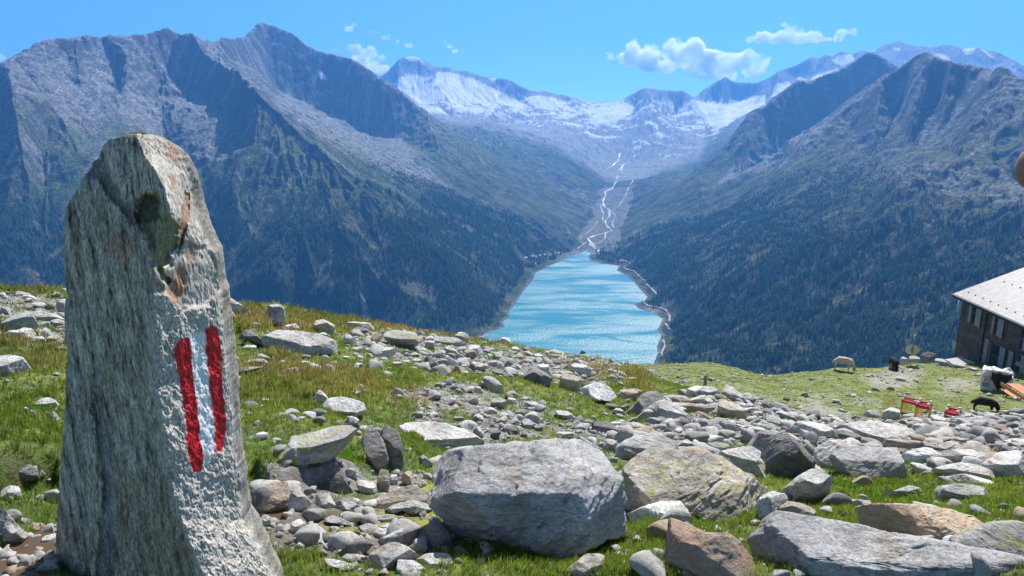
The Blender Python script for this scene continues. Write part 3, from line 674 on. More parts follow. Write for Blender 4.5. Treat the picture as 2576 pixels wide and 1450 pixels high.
cn = mix(cn, G_SOIL, sstep(.2, .45, -gn2 + .4 * gn3) * .5 * (1 - lawn))
cn = mix(cn, np.array([.18, .20, .05]), lawn * .6); cn = mix(cn, np.array([.12, .18, .03]), lawn * sstep(0, .4, gn5 + .4 * gn1) * .7)
cn = mix(cn, np.array([.30, .285, .24]) , worn * .75)
cn = mix(cn, G_GRAV * (1 + .35 * gn3[..., None]), gravel); cn = mix(cn, G_SOIL, gravel * sstep(.05, .4, gn3 - .4 * gn4) * .6)
cn = mix(cn, G_MUD, mud)
moss = np.zeros_like(ZN)
for p in ([(830,1290),(1000,1270),(1100,1290),(1100,1350),(900,1350),(760,1340)], [(1060,1220),(1100,1215),(1100,1260),(1040,1265)], [(880,1270),(960,1275),(940,1300),(860,1290)], [(1050,1380),(1160,1380),(1160,1460),(1040,1460)]): moss = np.maximum(moss, pmw(p, 8))
cn = mix(cn, np.array([.26, .27, .02]), moss * sstep(-.2, .2, gn3 + gn2) * .9)
m, nt, b = newmat('meadow_ground')
at = N(nt, 'Attribute', attribute_name='tone'); mu = N(nt, 'Attribute', attribute_name='mud')
tc = N(nt, 'TexCoord'); nz = N(nt, 'TexNoise', i_Scale=14.0, i_Detail=8.0, i_Roughness=.75); nt.links.new(tc.outputs['Object'], nz.inputs['Vector'])
nz2 = N(nt, 'TexNoise', i_Scale=1.6, i_Detail=8.0, i_Roughness=.75); nt.links.new(tc.outputs['Object'], nz2.inputs['Vector'])
vo = N(nt, 'TexVoronoi', i_Scale=28.0); nt.links.new(tc.outputs['Object'], vo.inputs['Vector'])
r1 = ramp(nt, nz.outputs[0], [(.28, .45), (.5, 1.0), (.72, 1.6)]); r2 = ramp(nt, nz2.outputs[0], [(.3, .7), (.7, 1.3)])
c1 = mixc(nt, 1.0, at.outputs['Color'], r1.outputs[0], 'MULTIPLY'); nt.links.new(mixc(nt, 1.0, c1, r2.outputs[0], 'MULTIPLY'), b.inputs['Base Color'])
rg = ramp(nt, mu.outputs['Fac'], [(.4, .95), (.9, .35)]); nt.links.new(rg.outputs[0], b.inputs['Roughness'])
nb = bump(nt, b, nz.outputs[0], 1.0, .03); nb = bump(nt, b, nz2.outputs[0], .6, .12, nb); bump(nt, b, vo.outputs['Distance'], .35, .01, nb)
V = np.stack([NX, NY, ZN], -1).reshape(-1, 3)
tag(mesh_np('ground', V, NG.faces(), m, smooth=True, attrs={'tone': cn.reshape(-1, 3), 'mud': mud.ravel()}), kind='structure')
# shallow muddy water
mw, nt, b = newmat('muddy_water'); b.inputs['Base Color'].default_value = (.11, .075, .045, 1); b.inputs['Roughness'].default_value = .06; b.inputs['IOR'].default_value = 1.33
tc = N(nt, 'TexCoord'); nz = N(nt, 'TexNoise', i_Scale=9.0, i_Detail=3.0); nt.links.new(tc.outputs['Object'], nz.inputs['Vector']); bump(nt, b, nz.outputs[0], .25, .02)
def pool(name, poly, z):
    W = [P(px, py, 1.0) * (z / P(px, py, 1.0)[2]) for px, py in poly]
    me = bpy.data.meshes.new(name); c_ = np.mean(W, 0)
    me.from_pydata([(w[0] + (w[0] - c_[0]) * .15, w[1] + (w[1] - c_[1]) * .15, z) for w in W], [], [tuple(range(len(W)))[::-1]]); me.materials.append(mw)
    o = bpy.data.objects.new(name, me); COL.objects.link(o); tag(o, kind='structure')
pool('puddle_water', POOL, zp1 + .0); pool('stream_water', POOL2, zc - .012)
# ------------------------------------------------------------------ grass
def blades(name, n, mask, hgt, wid, colA, colB, seed, label, lean=.35, rlim=(1.2, 30), power=1.4, clump=.6, tuft=7):
    rs = np.random.RandomState(seed)
    area = (rn ** 2) * np.gradient(lrn)[:, None] * np.gradient(azn)[None]
    wgt = area * mask * (rn > rlim[0]) * (rn < rlim[1]) * (NPX > -600) * (NPX < 3200) * (NPY < 1700) * front / rn ** power
    wgt = wgt * (clump * sstep(-.15, .35, gn3 * .7 + gn2) + 1 - clump)
    p = (wgt / wgt.sum()).ravel(); nc = n // tuft
    idx = rs.choice(p.size, nc, p=p)
    cx = NX.ravel()[idx]; cy = NY.ravel()[idx]; r = np.hypot(cx, cy)
    idx = np.repeat(idx, tuft); cx = np.repeat(cx, tuft); cy = np.repeat(cy, tuft); r = np.repeat(r, tuft); n = len(r)
    sp = np.maximum(.012, r * .0035); ang = rs.uniform(0, 6.283, n)
    dx, dy = np.cos(ang), np.sin(ang); off = np.abs(rs.normal(0, 1, n)) * sp
    x = cx + dx * off; y = cy + dy * off; z = NG.h(x, y) - .006
    tall = rs.uniform(.55, 1.0, n) * np.repeat(rs.uniform(.5, 1.25, nc), tuft)
    H = hgt(r) * tall; Wd = np.maximum(wid, r * .00085) * rs.uniform(.7, 1.3, n)
    ln = lean * rs.uniform(.4, 1.6, n) * H
    a2 = ang + rs.normal(0, .6, n); lx, ly = np.cos(a2) * ln + .10 * H, np.sin(a2) * ln
    yaw = np.arctan2(x, y) + rs.normal(0, .5, n); wx, wy = np.cos(yaw) * Wd / 2, -np.sin(yaw) * Wd / 2
    V = np.empty((n, 5, 3), np.float32)
    V[:, 0] = np.stack([x - wx, y - wy, z], 1); V[:, 1] = np.stack([x + wx, y + wy, z], 1)
    V[:, 2] = np.stack([x + lx * .4 - wx * .8, y + ly * .4 - wy * .8, z + H * .62], 1); V[:, 3] = np.stack([x + lx * .4 + wx * .8, y + ly * .4 + wy * .8, z + H * .62], 1)
    V[:, 4] = np.stack([x + lx, y + ly, z + H * .98], 1)
    k = (np.arange(n) * 5)[:, None]
    q = k + np.array([[0, 1, 3, 2]]); t = k + np.array([[2, 3, 4]])
    f = np.clip(.5 + .9 * gn1.ravel()[idx] + .5 * gn5.ravel()[idx] + rs.normal(0, .22, n), 0, 1)[:, None]
    cl = (np.array(colA) * (1 - f) + np.array(colB) * f) * rs.uniform(.75, 1.2, (n, 1)) * np.repeat(rs.uniform(.5, 1.25, nc), tuft)[:, None]
    cl = np.repeat(cl[:, None], 5, 1); 
    m = bpy.data.materials.get('grass_blade')
    if m is None:
        m, nt, b = newmat('grass_blade'); at = N(nt, 'Attribute', attribute_name='tone')
        tr = N(nt, 'BsdfTranslucent'); mx = N(nt, 'MixShader'); mx.inputs[0].default_value = .45
        nt.links.new(at.outputs['Color'], b.inputs['Base Color']); nt.links.new(at.outputs['Color'], tr.inputs[0]); b.inputs['Roughness'].default_value = .55; b.inputs['Specular IOR Level'].default_value = .25
        nt.links.new(b.outputs[0], mx.inputs[1]); nt.links.new(tr.outputs[0], mx.inputs[2]); nt.links.new(mx.outputs[0], nt.nodes['Material Output'].inputs[0])
    tag(mesh_np(name, V.reshape(-1, 3), [q, t], m, attrs={'tone': cl.reshape(-1, 3)}), label, 'grass', kind='stuff')
gm = grassm * (1 - lawn)
lush = gm * sstep(-.25, .2, gn1 + .3 * gn2)
dens = np.maximum(gm * .6, lush)
for p, v in (([(1990,1200),(2600,1190),(2600,1330),(2050,1320)], 1.5), ([(560,1180),(1060,1100),(1080,1200),(640,1250)], 1.4), ([(-60,960),(160,960),(160,1200),(-60,1200)], 1.3), ([(560,960),(1060,930),(1060,1060),(620,1060)], 1.3), ([(1080,1380),(1700,1340),(1700,1500),(1080,1500)], 1.6), ([(1600,1290),(1900,1280),(1900,1400),(1640,1400)], 1.6), ([(640,1330),(900,1340),(900,1500),(640,1500)], 1.1)):
    dens = dens + pm(p, 25) * v * grassm
blades('grass', 400000, dens, lambda r: .05 + .025 * sstep(4, 12, r), .0026, (.12, .24, .022), (.31, .36, .06), 11, 'green meadow grass between the boulders', rlim=(1.3, 30))
tall = np.zeros_like(ZN)
for p in ([(560,940),(700,900),(900,930),(1080,1000),(1070,1060),(900,1010),(600,1030)], [(570,770),(900,785),(900,835),(620,860)], [(-60,700),(170,705),(170,745),(-60,740)], [(-60,840),(160,850),(160,940),(-60,930)], [(1380,900),(1620,930),(1650,1000),(1500,960)], [(880,790),(1300,850),(1300,875),(880,820)]):
    tall = np.maximum(tall, pm(p, 14))
blades('tall_grass', 22000, tall * (1 - .5 * gravel), lambda r: .10 + .005 * r, .0022, (.19, .25, .04), (.44, .30, .12), 12, 'taller straw coloured grass with reddish tips near the crest of the meadow', lean=.3, rlim=(3, 30), clump=.8)
blades('lawn_grass', 80000, lawn * (1 - worn * .9), lambda r: .05 + 0 * r, .004, (.12, .19, .03), (.30, .28, .08), 13, 'short grazed grass below the hut', lean=.5, rlim=(26, 68), power=1.0, clump=.3)
# ------------------------------------------------------------------ stone materials
def stone_mat(name, speck=70.0, lich=0.0, rust=0.0, lichcol=(.42, .45, .10)):
    m, nt, b = newmat(name); tc = N(nt, 'TexCoord'); oi = N(nt, 'ObjectInfo')
    ad = N(nt, 'VectorMath', operation='ADD'); nt.links.new(tc.outputs['Object'], ad.inputs[0])
    sc_ = N(nt, 'Math', operation='MULTIPLY', i_1=37.0); nt.links.new(oi.outputs['Random'], sc_.inputs[0]); nt.links.new(sc_.outputs[0], ad.inputs[1])
    vec = ad.outputs[0]
    mp = N(nt, 'Mapping'); mp.inputs['Scale'].default_value = (1, 1, 3.4); mp.inputs['Rotation'].default_value = (.35, .5, 0); nt.links.new(vec, mp.inputs[0])
    ns = N(nt, 'TexNoise', i_Scale=speck, i_Detail=6.0, i_Roughness=.8); nt.links.new(mp.outputs[0], ns.inputs['Vector'])
    nm = N(nt, 'TexNoise', i_Scale=9.0, i_Detail=9.0, i_Roughness=.72); nt.links.new(mp.outputs[0], nm.inputs['Vector'])
    nb_ = N(nt, 'TexNoise', i_Scale=2.2, i_Detail=6.0, i_Roughness=.65, i_Distortion=.6); nt.links.new(vec, nb_.inputs['Vector'])
    r1 = ramp(nt, ns.outputs[0], [(.33, .42), (.47, .95), (.66, 1.32)]); r2 = ramp(nt, nm.outputs[0], [(.3, .5), (.5, 1.0), (.7, 1.28)]); r3 = ramp(nt, nb_.outputs[0], [(.3, .6), (.7, 1.25)])
    c = mixc(nt, 1.0, mixc(nt, 1.0, oi.outputs['Color'], r1.outputs[0], 'MULTIPLY'), r2.outputs[0], 'MULTIPLY'); c = mixc(nt, 1.0, c, r3.outputs[0], 'MULTIPLY')
    # dark crust and warm stains of every alpine block
    n5 = N(nt, 'TexNoise', i_Scale=4.5, i_Detail=7.0, i_Roughness=.7); nt.links.new(vec, n5.inputs['Vector'])
    rr5 = ramp(nt, n5.outputs[0], [(.53, 0.0), (.66, .45)]); c = mixc(nt, rr5.outputs[0], c, (.34, .24, .14))
    n6 = N(nt, 'TexNoise', i_Scale=6.5, i_Detail=8.0, i_Roughness=.75); nt.links.new(mp.outputs[0], n6.inputs['Vector'])
    rr6 = ramp(nt, n6.outputs[0], [(.57, 0.0), (.64, .6)]); c = mixc(nt, rr6.outputs[0], c, (.07, .07, .07))
    rr10 = ramp(nt, n6.outputs[0], [(.475, 0.0), (.488, .65), (.5, 0.0)]); c = mixc(nt, rr10.outputs[0], c, (.06, .06, .06))
    if rust:
        rr7 = ramp(nt, nb_.outputs[0], [(.42, 0.0), (.56, rust)]); c = mixc(nt, rr7.outputs[0], c, (.46, .27, .15))
    if lich:
        n8 = N(nt, 'TexNoise', i_Scale=11.0, i_Detail=8.0, i_Roughness=.75); nt.links.new(vec, n8.inputs['Vector'])
        r8 = ramp(nt, n8.outputs[0], [(.53, 0.0), (.57, lich)]); r9 = ramp(nt, nb_.outputs[0], [(.42, 0.0), (.52, 1.0)])
        mm = N(nt, 'Math', operation='MULTIPLY'); nt.links.new(r8.outputs[0], mm.inputs[0]); nt.links.new(r9.outputs[0], mm.inputs[1])
        c = mixc(nt, mm.outputs[0], c, lichcol)
    nt.links.new(c, b.inputs['Base Color']); b.inputs['Roughness'].default_value = .85; b.inputs['Specular IOR Level'].default_value = .25
    x = bump(nt, b, nm.outputs[0], .9, .03); x = bump(nt, b, nb_.outputs[0], .5, .05, x); bump(nt, b, ns.outputs[0], .7, .006, x)
    return m
M_ST = stone_mat('granite_stone'); M_LI = stone_mat('lichen_granite', lich=.85); M_RU = stone_mat('rusty_granite', rust=.55)
TONE = {'w': ((.72, .70, .655), M_ST), 'g': ((.57, .56, .53), M_ST), 'd': ((.27, .265, .26), M_ST), 'm': ((.50, .49, .475), M_ST), 'c': ((.72, .62, .49), M_RU), 'o': ((.66, .54, .40), M_RU), 't': ((.52, .47, .385), M_ST), 'l': ((.40, .40, .37), M_LI), 'L': ((.60, .54, .46), M_LI), 'r': ((.58, .47, .38), M_RU)}
CROP = {'M': (0, 0, 1), 'G': (2197, 852.3, .148), 'A': (505, 726, .2699), 'B': (1136.4, 757.6, .2699), 'D': (568.2, 1058, .2699), 'E': (1073.2, 1058, .2699), 'F': (1692, 947, .3466), 'I': (0, 681.8, .1829), 'J': (0, 915.4, .3681), 'K': (1515.2, 883.8, .19606), 'L': (2020.2, 1010, .2159)}
ROCKS = '''
E m|30,470 110,320 180,270 700,225 1200,165 1480,175 1600,280 1740,540 1800,700 1865,960 1830,1070 1600,1080 1480,1085 950,1330 860,1370 620,1300 230,1130 90,930 30,620|huge speckled grey granite boulder in the middle of the foreground
M L|1572,1185 1600,1160 1640,1138 1700,1145 1790,1152 1850,1150 1890,1175 1932,1215 1925,1245 1905,1270 1895,1315 1800,1330 1735,1290 1640,1300 1590,1282 1576,1240|broad flat-topped boulder with yellow green lichen, right of the huge grey boulder
F d|680,570 760,470 870,420 950,480 1010,570 1030,650 1000,700 900,760 820,790 740,760 690,690|dark round-topped upright boulder behind the lichen boulder
F g|530,520 620,440 720,390 800,410 700,520 680,600 620,660 600,600 590,560|slanted grey slab leaning behind the dark upright boulder
F m|540,1325 600,1220 650,1130 830,1045 1150,1055 1500,1110 1900,1200 2200,1250 2600,1310 2650,1500 700,1500 560,1420|very large grey gneiss slab filling the bottom right corner
F l|1990,1230 2200,1140 2400,1090 2560,1065 2700,1100 2700,1400 2400,1330 2150,1270|pale slab with bright yellow lichen spots at the right edge
F c|1315,1080 1400,1010 1500,960 1660,940 1900,950 2100,990 2300,1050 2400,1090 2250,1140 2050,1220 1850,1200 1600,1140 1380,1100|wide low orange and cream slab behind the bottom right slab
M r|1672,1345 1690,1320 1715,1310 1750,1325 1790,1348 1835,1347 1868,1370 1885,1400 1900,1470 1740,1470 1700,1440 1672,1400|rust stained boulder with a red brown left face at the bottom edge
F m|1130,650 1180,590 1300,530 1450,500 1600,515 1670,570 1700,670 1640,740 1500,770 1300,740 1160,720|big rounded grey boulder with grass at its foot, right of the dark upright boulder
F w|1030,520 1120,465 1220,460 1380,500 1450,500 1300,540 1190,590 1140,650 1130,720 1040,700 1025,600|pale boulder between the dark upright boulder and the big rounded one
F g|790,850 860,780 960,720 1050,685 1110,700 1145,760 1140,870 1080,900 1040,940 900,900|grey and tan boulder in front of the dark upright boulder
F g|615,920 660,820 830,870 840,900 770,920 750,1060 640,1070 610,980|
F t|755,1050 765,920 800,900 960,930 1040,980 1030,1040 860,1060|
F w|1525,840 1620,830 1700,790 1820,815 1760,850 1740,890 1620,880|flat white slab lying in the bright grass on the right
F w|1245,925 1255,890 1440,905 1420,940 1260,960|
F w|1905,790 1960,740 2100,720 2260,740 2330,790 2200,800 1960,800|
F g|1895,860 1930,800 2050,790 2250,800 2330,830 2290,900 2100,890 1910,905|
F w|1880,690 1980,650 2100,630 2200,640 2330,700 2350,740 2150,730 1960,730|
F w|2250,640 2380,570 2530,540 2600,600 2600,780 2400,770 2300,720|big white boulder against the right edge of the picture
F g|1930,570 1990,530 2110,515 2220,570 2320,600 2250,640 2120,640 1960,650|
F w|1640,580 1760,530 1880,525 1940,570 1950,640 1850,660 1700,640|
F d|1150,440 1170,400 1260,390 1340,420 1400,470 1330,485 1200,460|
F w|1180,400 1330,340 1500,330 1700,370 1780,430 1700,490 1500,500 1350,470 1260,400|broad polished pale slab in front of the rough stone bank
F w|790,380 840,340 1000,330 1180,360 1200,390 1100,430 900,440 830,420|
F t|1740,460 1830,425 2000,430 2210,470 2150,490 1900,500 1780,490|
F t|1520,520 1750,480 1900,500 2150,500 2300,480 2380,560 2200,560 1900,530 1650,540|
F w|340,590 380,510 450,490 550,540 630,570 600,640 690,770 640,760 560,640 440,600|
F l|220,510 300,485 420,490 380,520 340,570 230,560|
F t|445,430 500,400 560,395 600,430 560,480 480,490|
K g|570,790 600,650 700,620 850,650 950,710 1050,800 1150,870 1100,930 850,930 600,960 575,850|large wedge shaped grey boulder sloping down to the right below the wooden post
K d|310,760 350,680 450,640 560,520 680,520 780,570 700,640 600,650 575,780 500,830 400,850 320,820|dark grey boulder just left of the large wedge shaped one
K g|180,1240 210,1190 350,1090 560,1045 700,1090 850,1170 990,1310 900,1320 740,1290 600,1300 330,1440 240,1440 190,1330|grey block with a flat pale top between the huge grey boulder and the lichen boulder
K t|1480,740 1500,650 1560,630 1700,690 1820,750 1855,800 1800,860 1690,890 1500,810|brownish overhanging block tilted to the right below the wooden post
K w|1510,560 1530,460 1580,435 1680,470 1800,580 1860,660 1760,630 1600,590|pale tapering boulder sloping right just right of the wooden post
K g|1190,610 1220,500 1310,450 1430,460 1510,510 1500,580 1420,590 1300,570|
K w|1065,570 1070,480 1130,450 1290,450 1220,500 1190,600 1090,610|
K w|950,650 1040,620 1170,620 1300,560 1420,590 1410,650 1320,680 1100,690|
K t|830,640 1000,660 1200,680 1400,700 1480,750 1360,790 1180,780 1040,770 930,700|
K o|1190,800 1230,770 1330,800 1380,860 1300,840|small bright orange stone under the brownish slab
K g|1340,960 1370,880 1450,850 1540,860 1620,920 1770,1040 1680,1060 1560,1040 1400,1000|
K d|1380,1040 1390,960 1440,920 1510,930 1540,1000 1480,1050|
K w|1140,1090 1180,1050 1260,1035 1400,1070 1420,1100 1300,1120|
K g|1025,1100 1060,1020 1130,990 1175,1030 1130,1080|
K w|810,1000 860,960 960,950 1020,980 1000,1020 830,1020|
K w|890,940 920,890 1000,890 1035,930 1010,960|
K g|1150,900 1180,860 1260,870 1340,940 1260,960|
K o|250,1130 300,1060 450,1000 600,995 700,1040 740,1110 650,1080 560,1050 380,1080|orange brown slab behind the grey block with the flat pale top
K g|0,1170 40,1140 130,1130 190,1180 180,1260 90,1290 20,1250|
B d|1300,1190 1340,1120 1420,1120 1500,1170 1570,1240 1450,1240 1330,1220|
K d|30,720 70,670 150,670 230,720 130,760|
K w|120,790 170,730 250,740 300,800 220,830|
K t|190,570 250,500 330,490 450,550 460,590 400,620 300,640 210,610|
B w|1180,930 1240,870 1200,800 1240,765 1380,760 1480,810 1540,900 1350,930 1250,970|pale flat slab with a faint pink stain, right of the perched angular rock
B t|1000,850 1005,760 1030,670 1100,690 1180,715 1235,770 1200,840 1080,870|angular pale rock perched above its own dark shadow
K w|500,880 560,800 600,790 600,910 560,910|
K d|2040,700 2080,650 2140,640 2190,690 2210,780 2120,760|
K d|2210,740 2250,690 2310,670 2450,770 2350,780|
K g|2040,890 2120,830 2280,840 2320,900 2300,970 2200,960 2060,910|
K g|2230,790 2300,765 2400,790 2540,910 2450,910|
K g|2390,790 2500,780 2560,810 2540,860 2480,850|
K g|1930,930 2000,925 2150,950 2290,1010 2150,1010 1990,1000|
K w|1700,960 1760,930 1830,960 1900,1020 1780,1020|
K t|1690,1100 1750,1050 1880,1005 1960,1060 1900,1150 1840,1180 1700,1140|
B d|660,710 700,650 770,620 850,680 940,760 870,800 720,770|dark wedge shaped boulder left of the perched angular rock
B w|800,620 840,590 900,600 930,680 920,720 850,680|
B w|1105,620 1150,580 1230,590 1310,650 1280,700 1180,680|
B g|290,740 330,700 390,730 480,800 480,860 400,870 320,820|
B t|140,600 200,570 290,580 330,620 290,650 170,650|
B d|370,650 420,630 500,670 520,700 460,700|
B w|960,1050 1010,1020 1090,1030 1150,1080 1130,1110 1000,1100|
B g|670,940 780,940 830,950 880,1020 790,1010 720,980|
B g|350,1010 380,920 420,900 500,930 510,990 430,1020|
B w|510,930 550,900 600,920 610,960 540,970|
B w|310,1010 380,990 430,1030 400,1060 300,1060|
B g|640,1150 670,1100 730,1100 770,1150 740,1200 670,1190|
B d|750,1190 790,1155 850,1155 840,1210 790,1215|
B d|480,1190 540,1160 600,1170 640,1220 600,1250 500,1240|
B d|360,1250 400,1210 460,1200 440,1260 380,1300|
B w|200,1200 250,1165 300,1220 280,1280 230,1260|
B w|970,1240 1000,1220 1100,1225 1140,1260 1050,1280 980,1270|
B w|1410,1330 1450,1290 1530,1290 1540,1340 1490,1400 1430,1380|
B d|1170,1250 1240,1240 1330,1270 1300,1300 1200,1290|
B d|1270,1220 1320,1200 1360,1230 1310,1240|
B g|1140,1220 1170,1195 1230,1205 1230,1230 1170,1240|
B g|1220,1130 1260,1105 1330,1130 1290,1160 1230,1160|
B w|1480,1130 1530,1120 1610,1140 1590,1165 1500,1160|
B g|1540,1180 1640,1130 1740,1140 1780,1180 1650,1200|
D w|1610,70 1700,20 1900,10 2050,40 2250,110 2400,220 2300,240 2100,260 1980,300 1900,230 1750,180 1640,120|long pale boulder right behind the huge grey boulder, on its left
B g|30,350 60,300 110,290 165,330 165,390 100,380|
B w|430,380 480,340 540,350 550,400 470,410|
B g|740,520 790,490 850,500 860,550 790,550|
B w|150,440 190,410 260,420 290,490 220,500|
B g|120,500 150,450 200,460 240,530 160,540|
B d|1190,490 1220,450 1250,470 1250,495|small dark pointed stone on the crest in front of the lake
B g|890,480 960,450 1060,490 1000,500|
B g|1160,570 1200,550 1280,580 1270,610|
B g|1290,530 1340,520 1340,570 1300,560|
B g|1410,590 1450,570 1470,620 1430,630|
B d|890,570 930,550 1020,555 1010,590|
B d|1020,560 1060,550 1100,580 1030,590|
B t|900,510 960,495 1080,505 1070,530 950,535|
B g|1440,650 1480,630 1520,660 1500,685|
B w|1510,595 1550,585 1580,605 1540,612|
A g|570,490 600,450 760,390 950,395 1100,440 1240,500 1275,570 1250,650 1100,640 900,600 700,550 600,540|large flat grey slab tilted on the meadow below the upright boulder
A g|615,350 620,190 660,150 720,160 780,200 795,350 740,385 650,370|upright rounded grey boulder on the grassy crest right of the painted stone
A t|1045,370 1070,300 1150,290 1240,320 1250,380 1220,430 1130,410|
A w|760,390 800,350 880,325 930,390 850,400|
A w|185,90 250,110 350,180 480,275 400,270 330,260 210,200|slanted white slab close behind the right side of the painted stone
A g|205,250 240,210 300,225 330,270 260,295|
A d|385,420 400,385 440,400 500,395 530,460 590,510 560,545 480,510 410,470|
A w|225,420 250,390 310,400 310,440 240,470|
A w|375,560 420,530 500,530 520,560 400,585|
A w|530,560 600,535 655,545 620,580|
A g|520,620 570,605 680,660 670,690 600,650|
A t|405,690 500,660 600,665 655,720 560,730|
A t|255,790 330,745 440,735 580,740 430,790 300,800|
A w|265,640 300,630 360,650 340,690 270,685|
A w|1340,360 1400,320 1500,305 1580,330 1620,380 1500,370 1380,380|
A d|1400,410 1450,370 1500,360 1560,400 1560,445 1430,450|
A g|1320,490 1340,430 1380,430 1430,490 1400,540 1340,545|
A o|1560,490 1590,430 1640,405 1690,460 1680,520 1580,535|upright orange brown stone in the rubble near the crest
A l|1700,420 1800,385 1950,385 2040,440 2030,500 1980,545 1880,570 1780,540 1750,470|blocky lichen topped boulder right of the upright orange stone
A g|1550,620 1620,575 1720,550 1820,565 1820,610 1750,650 1640,650|flat overhanging stone with a dark gap under it, below the upright orange stone
A w|1550,570 1590,545 1660,545 1640,575|
A w|2000,540 2080,560 2160,600 2150,630 2050,620|
A d|2080,660 2130,630 2200,690 2250,760 2200,780 2120,730|
A w|2270,640 2310,620 2400,690 2400,730 2320,720|
A w|2270,560 2320,535 2390,580 2440,650 2350,620|
A g|2160,620 2180,575 2250,590 2270,650 2200,660|
A g|2150,480 2250,450 2420,470 2480,520 2400,550 2200,540|
A g|2370,440 2410,410 2470,420 2500,480 2460,510|
A g|1960,680 2000,645 2050,660 2060,710 1980,720|
A g|2080,555 2110,485 2180,490 2180,560 2120,575|
A g|1940,620 2000,600 2060,620 1990,650|
A w|1070,430 1140,410 1215,450 1200,470 1100,455|
A w|1205,700 1250,675 1300,705 1260,720|
A g|1400,760 1430,720 1475,730 1440,765|
A g|1430,710 1470,690 1510,700 1500,740|
A w|1310,640 1350,630 1385,650 1350,665|
A d|925,640 960,615 1020,630 1030,650 960,665|
A g|920,700 960,675 1020,690 990,715|
A w|845,740 880,735 920,770 890,795|
A g|730,690 760,665 800,700 790,730|
A w|935,760 970,740 1005,760 970,775|
A w|1700,860 1740,845 1775,865 1730,880|
A w|1145,1180 1150,1090 1190,1025 1280,1015 1400,1050 1530,1105 1480,1170 1380,1210 1240,1235 1170,1210|white stone lying across the top end of the lichen-flecked slab
A w|1040,1030 1090,960 1130,945 1185,1020 1150,1080 1050,1080|
D l|310,480 450,350 560,290 590,170 700,150 830,110 880,50 1150,60 1240,50 1180,130 1130,200 1000,300 900,370 700,390 500,450|long flat lichen-flecked grey slab under the white stone
A w|545,1040 590,1020 660,1040 620,1060|
A w|545,1090 580,1085 610,1110 570,1120|
A w|440,1430 480,1380 620,1330 630,1370 560,1400|pointed white stone in the moss between the painted stone and the long flat slab
A w|900,1210 940,1190 980,1205 940,1225|
A g|1400,960 1500,950 1500,985 1430,1000|
D d|1270,180 1300,120 1360,95 1420,120 1470,250 1520,420 1450,480 1340,330|
D d|1440,80 1500,50 1560,40 1620,120 1650,250 1655,400 1600,470 1560,380 1540,200|
A d|2025,990 2070,915 2120,960 2130,1000 2050,1005|
D o|255,760 290,640 340,600 440,580 560,590 615,640 600,740 560,850 480,890 360,860 280,820|round orange boulder by the puddle right of the painted stone
D g|580,790 600,690 650,660 730,690 800,770 740,820 700,870 620,870|grey stone touching the right side of the round orange boulder
D w|830,790 830,700 900,675 970,700 1030,790 980,830 880,815|
D g|1020,800 1050,745 1150,740 1230,790 1300,870 1180,850|
D w|1215,600 1250,555 1340,550 1410,590 1410,650 1340,705 1260,690|smooth cream coloured stone in front of the grassy bank
D t|1405,600 1430,500 1460,455 1515,470 1520,600 1500,680 1420,690|narrow upright brown stone right beside the smooth cream stone
D d|960,680 965,560 1010,490 1060,475 1120,580 1190,660 1130,700|
D o|1630,560 1640,500 1700,470 1760,500 1750,570 1700,615 1650,600|
D g|1520,560 1550,505 1600,520 1590,590 1540,610|
D g|1800,350 1820,320 1930,400 1900,440 1820,390|
D t|1280,830 1320,740 1450,700 1600,640 1700,610 1800,640 1900,700 1910,780 1700,760 1500,860|
D g|1480,870 1600,790 1750,740 1910,780 1920,850 1800,900 1690,830 1560,880|
D g|1300,930 1400,890 1550,875 1640,920 1560,950 1430,930|
D g|1230,990 1320,960 1420,990 1380,1080 1320,1060|
D g|1370,1080 1400,1000 1480,1030 1550,1080 1480,1110|
D g|1430,970 1500,960 1620,1030 1540,1040|
D g|1545,950 1590,940 1635,960 1590,990|
D g|915,930 1000,885 1080,930 1210,1000 1130,990 1000,950|
D d|800,1080 830,1040 900,1040 1050,1110 1030,1140 850,1120|
D d|1050,1110 1200,1090 1400,1160 1390,1200 1250,1200 1080,1150|
D w|600,1020 620,930 720,920 735,1020 650,1070|
D g|320,930 360,880 420,900 410,960 360,990|
D d|660,1080 720,1040 790,1070 760,1100|
D g|1390,1190 1480,1100 1600,1040 1730,985 1740,1020 1700,1120 1560,1150 1440,1200|
D g|1330,1330 1400,1200 1500,1150 1600,1140 1700,1180 1790,1260 1750,1310 1600,1310 1550,1430 1400,1400|smooth blue grey slab in front of the huge grey boulder, at the bottom
D w|1590,1380 1610,1300 1780,1310 1880,1400 1850,1450 1620,1450|
D w|1780,1300 1830,1245 2000,1240 2150,1290 2100,1350 1900,1370|
D w|920,1290 1000,1300 1200,1370 1270,1390 1100,1420|
D g|1080,1290 1120,1245 1250,1260 1360,1290 1320,1340 1150,1330|
D d|1870,1050 1900,960 1950,910 2050,1050 2130,1180 2000,1230 1900,1220|
D g|1720,1180 1760,1110 1850,1080 1880,1200 1780,1240|
E w|1870,900 2000,840 2200,770 2320,745 2400,760 2475,860 2460,930 2200,930 2000,950 1890,960|long white block in front of the lichen boulder
E w|2070,985 2200,940 2350,925 2300,1010 2220,1090 2120,1050|
E t|1290,1450 1350,1370 1480,1260 1560,1240 1660,1300 1660,1370 1600,1450|
E g|1900,1330 1920,1280 2000,1235 2150,1240 2100,1290 2020,1300 1980,1380 1990,1450 1920,1400|
E w|1700,1180 1720,1155 1780,1160 1830,1235 1770,1215|
I g|0,830 0,740 100,680 230,580 380,560 440,600 520,740 470,780 300,790 100,860|grey boulder with a bright flat top at the left edge
I g|420,570 500,545 620,570 880,640 880,680 700,690 560,720 500,690|
I w|290,380 330,330 400,320 480,360 520,410 400,420|
I w|430,460 510,430 600,440 655,490 620,530 520,500|
I w|200,290 280,280 360,300 300,360 200,350|
I w|0,380 0,300 60,310 110,370 90,400|
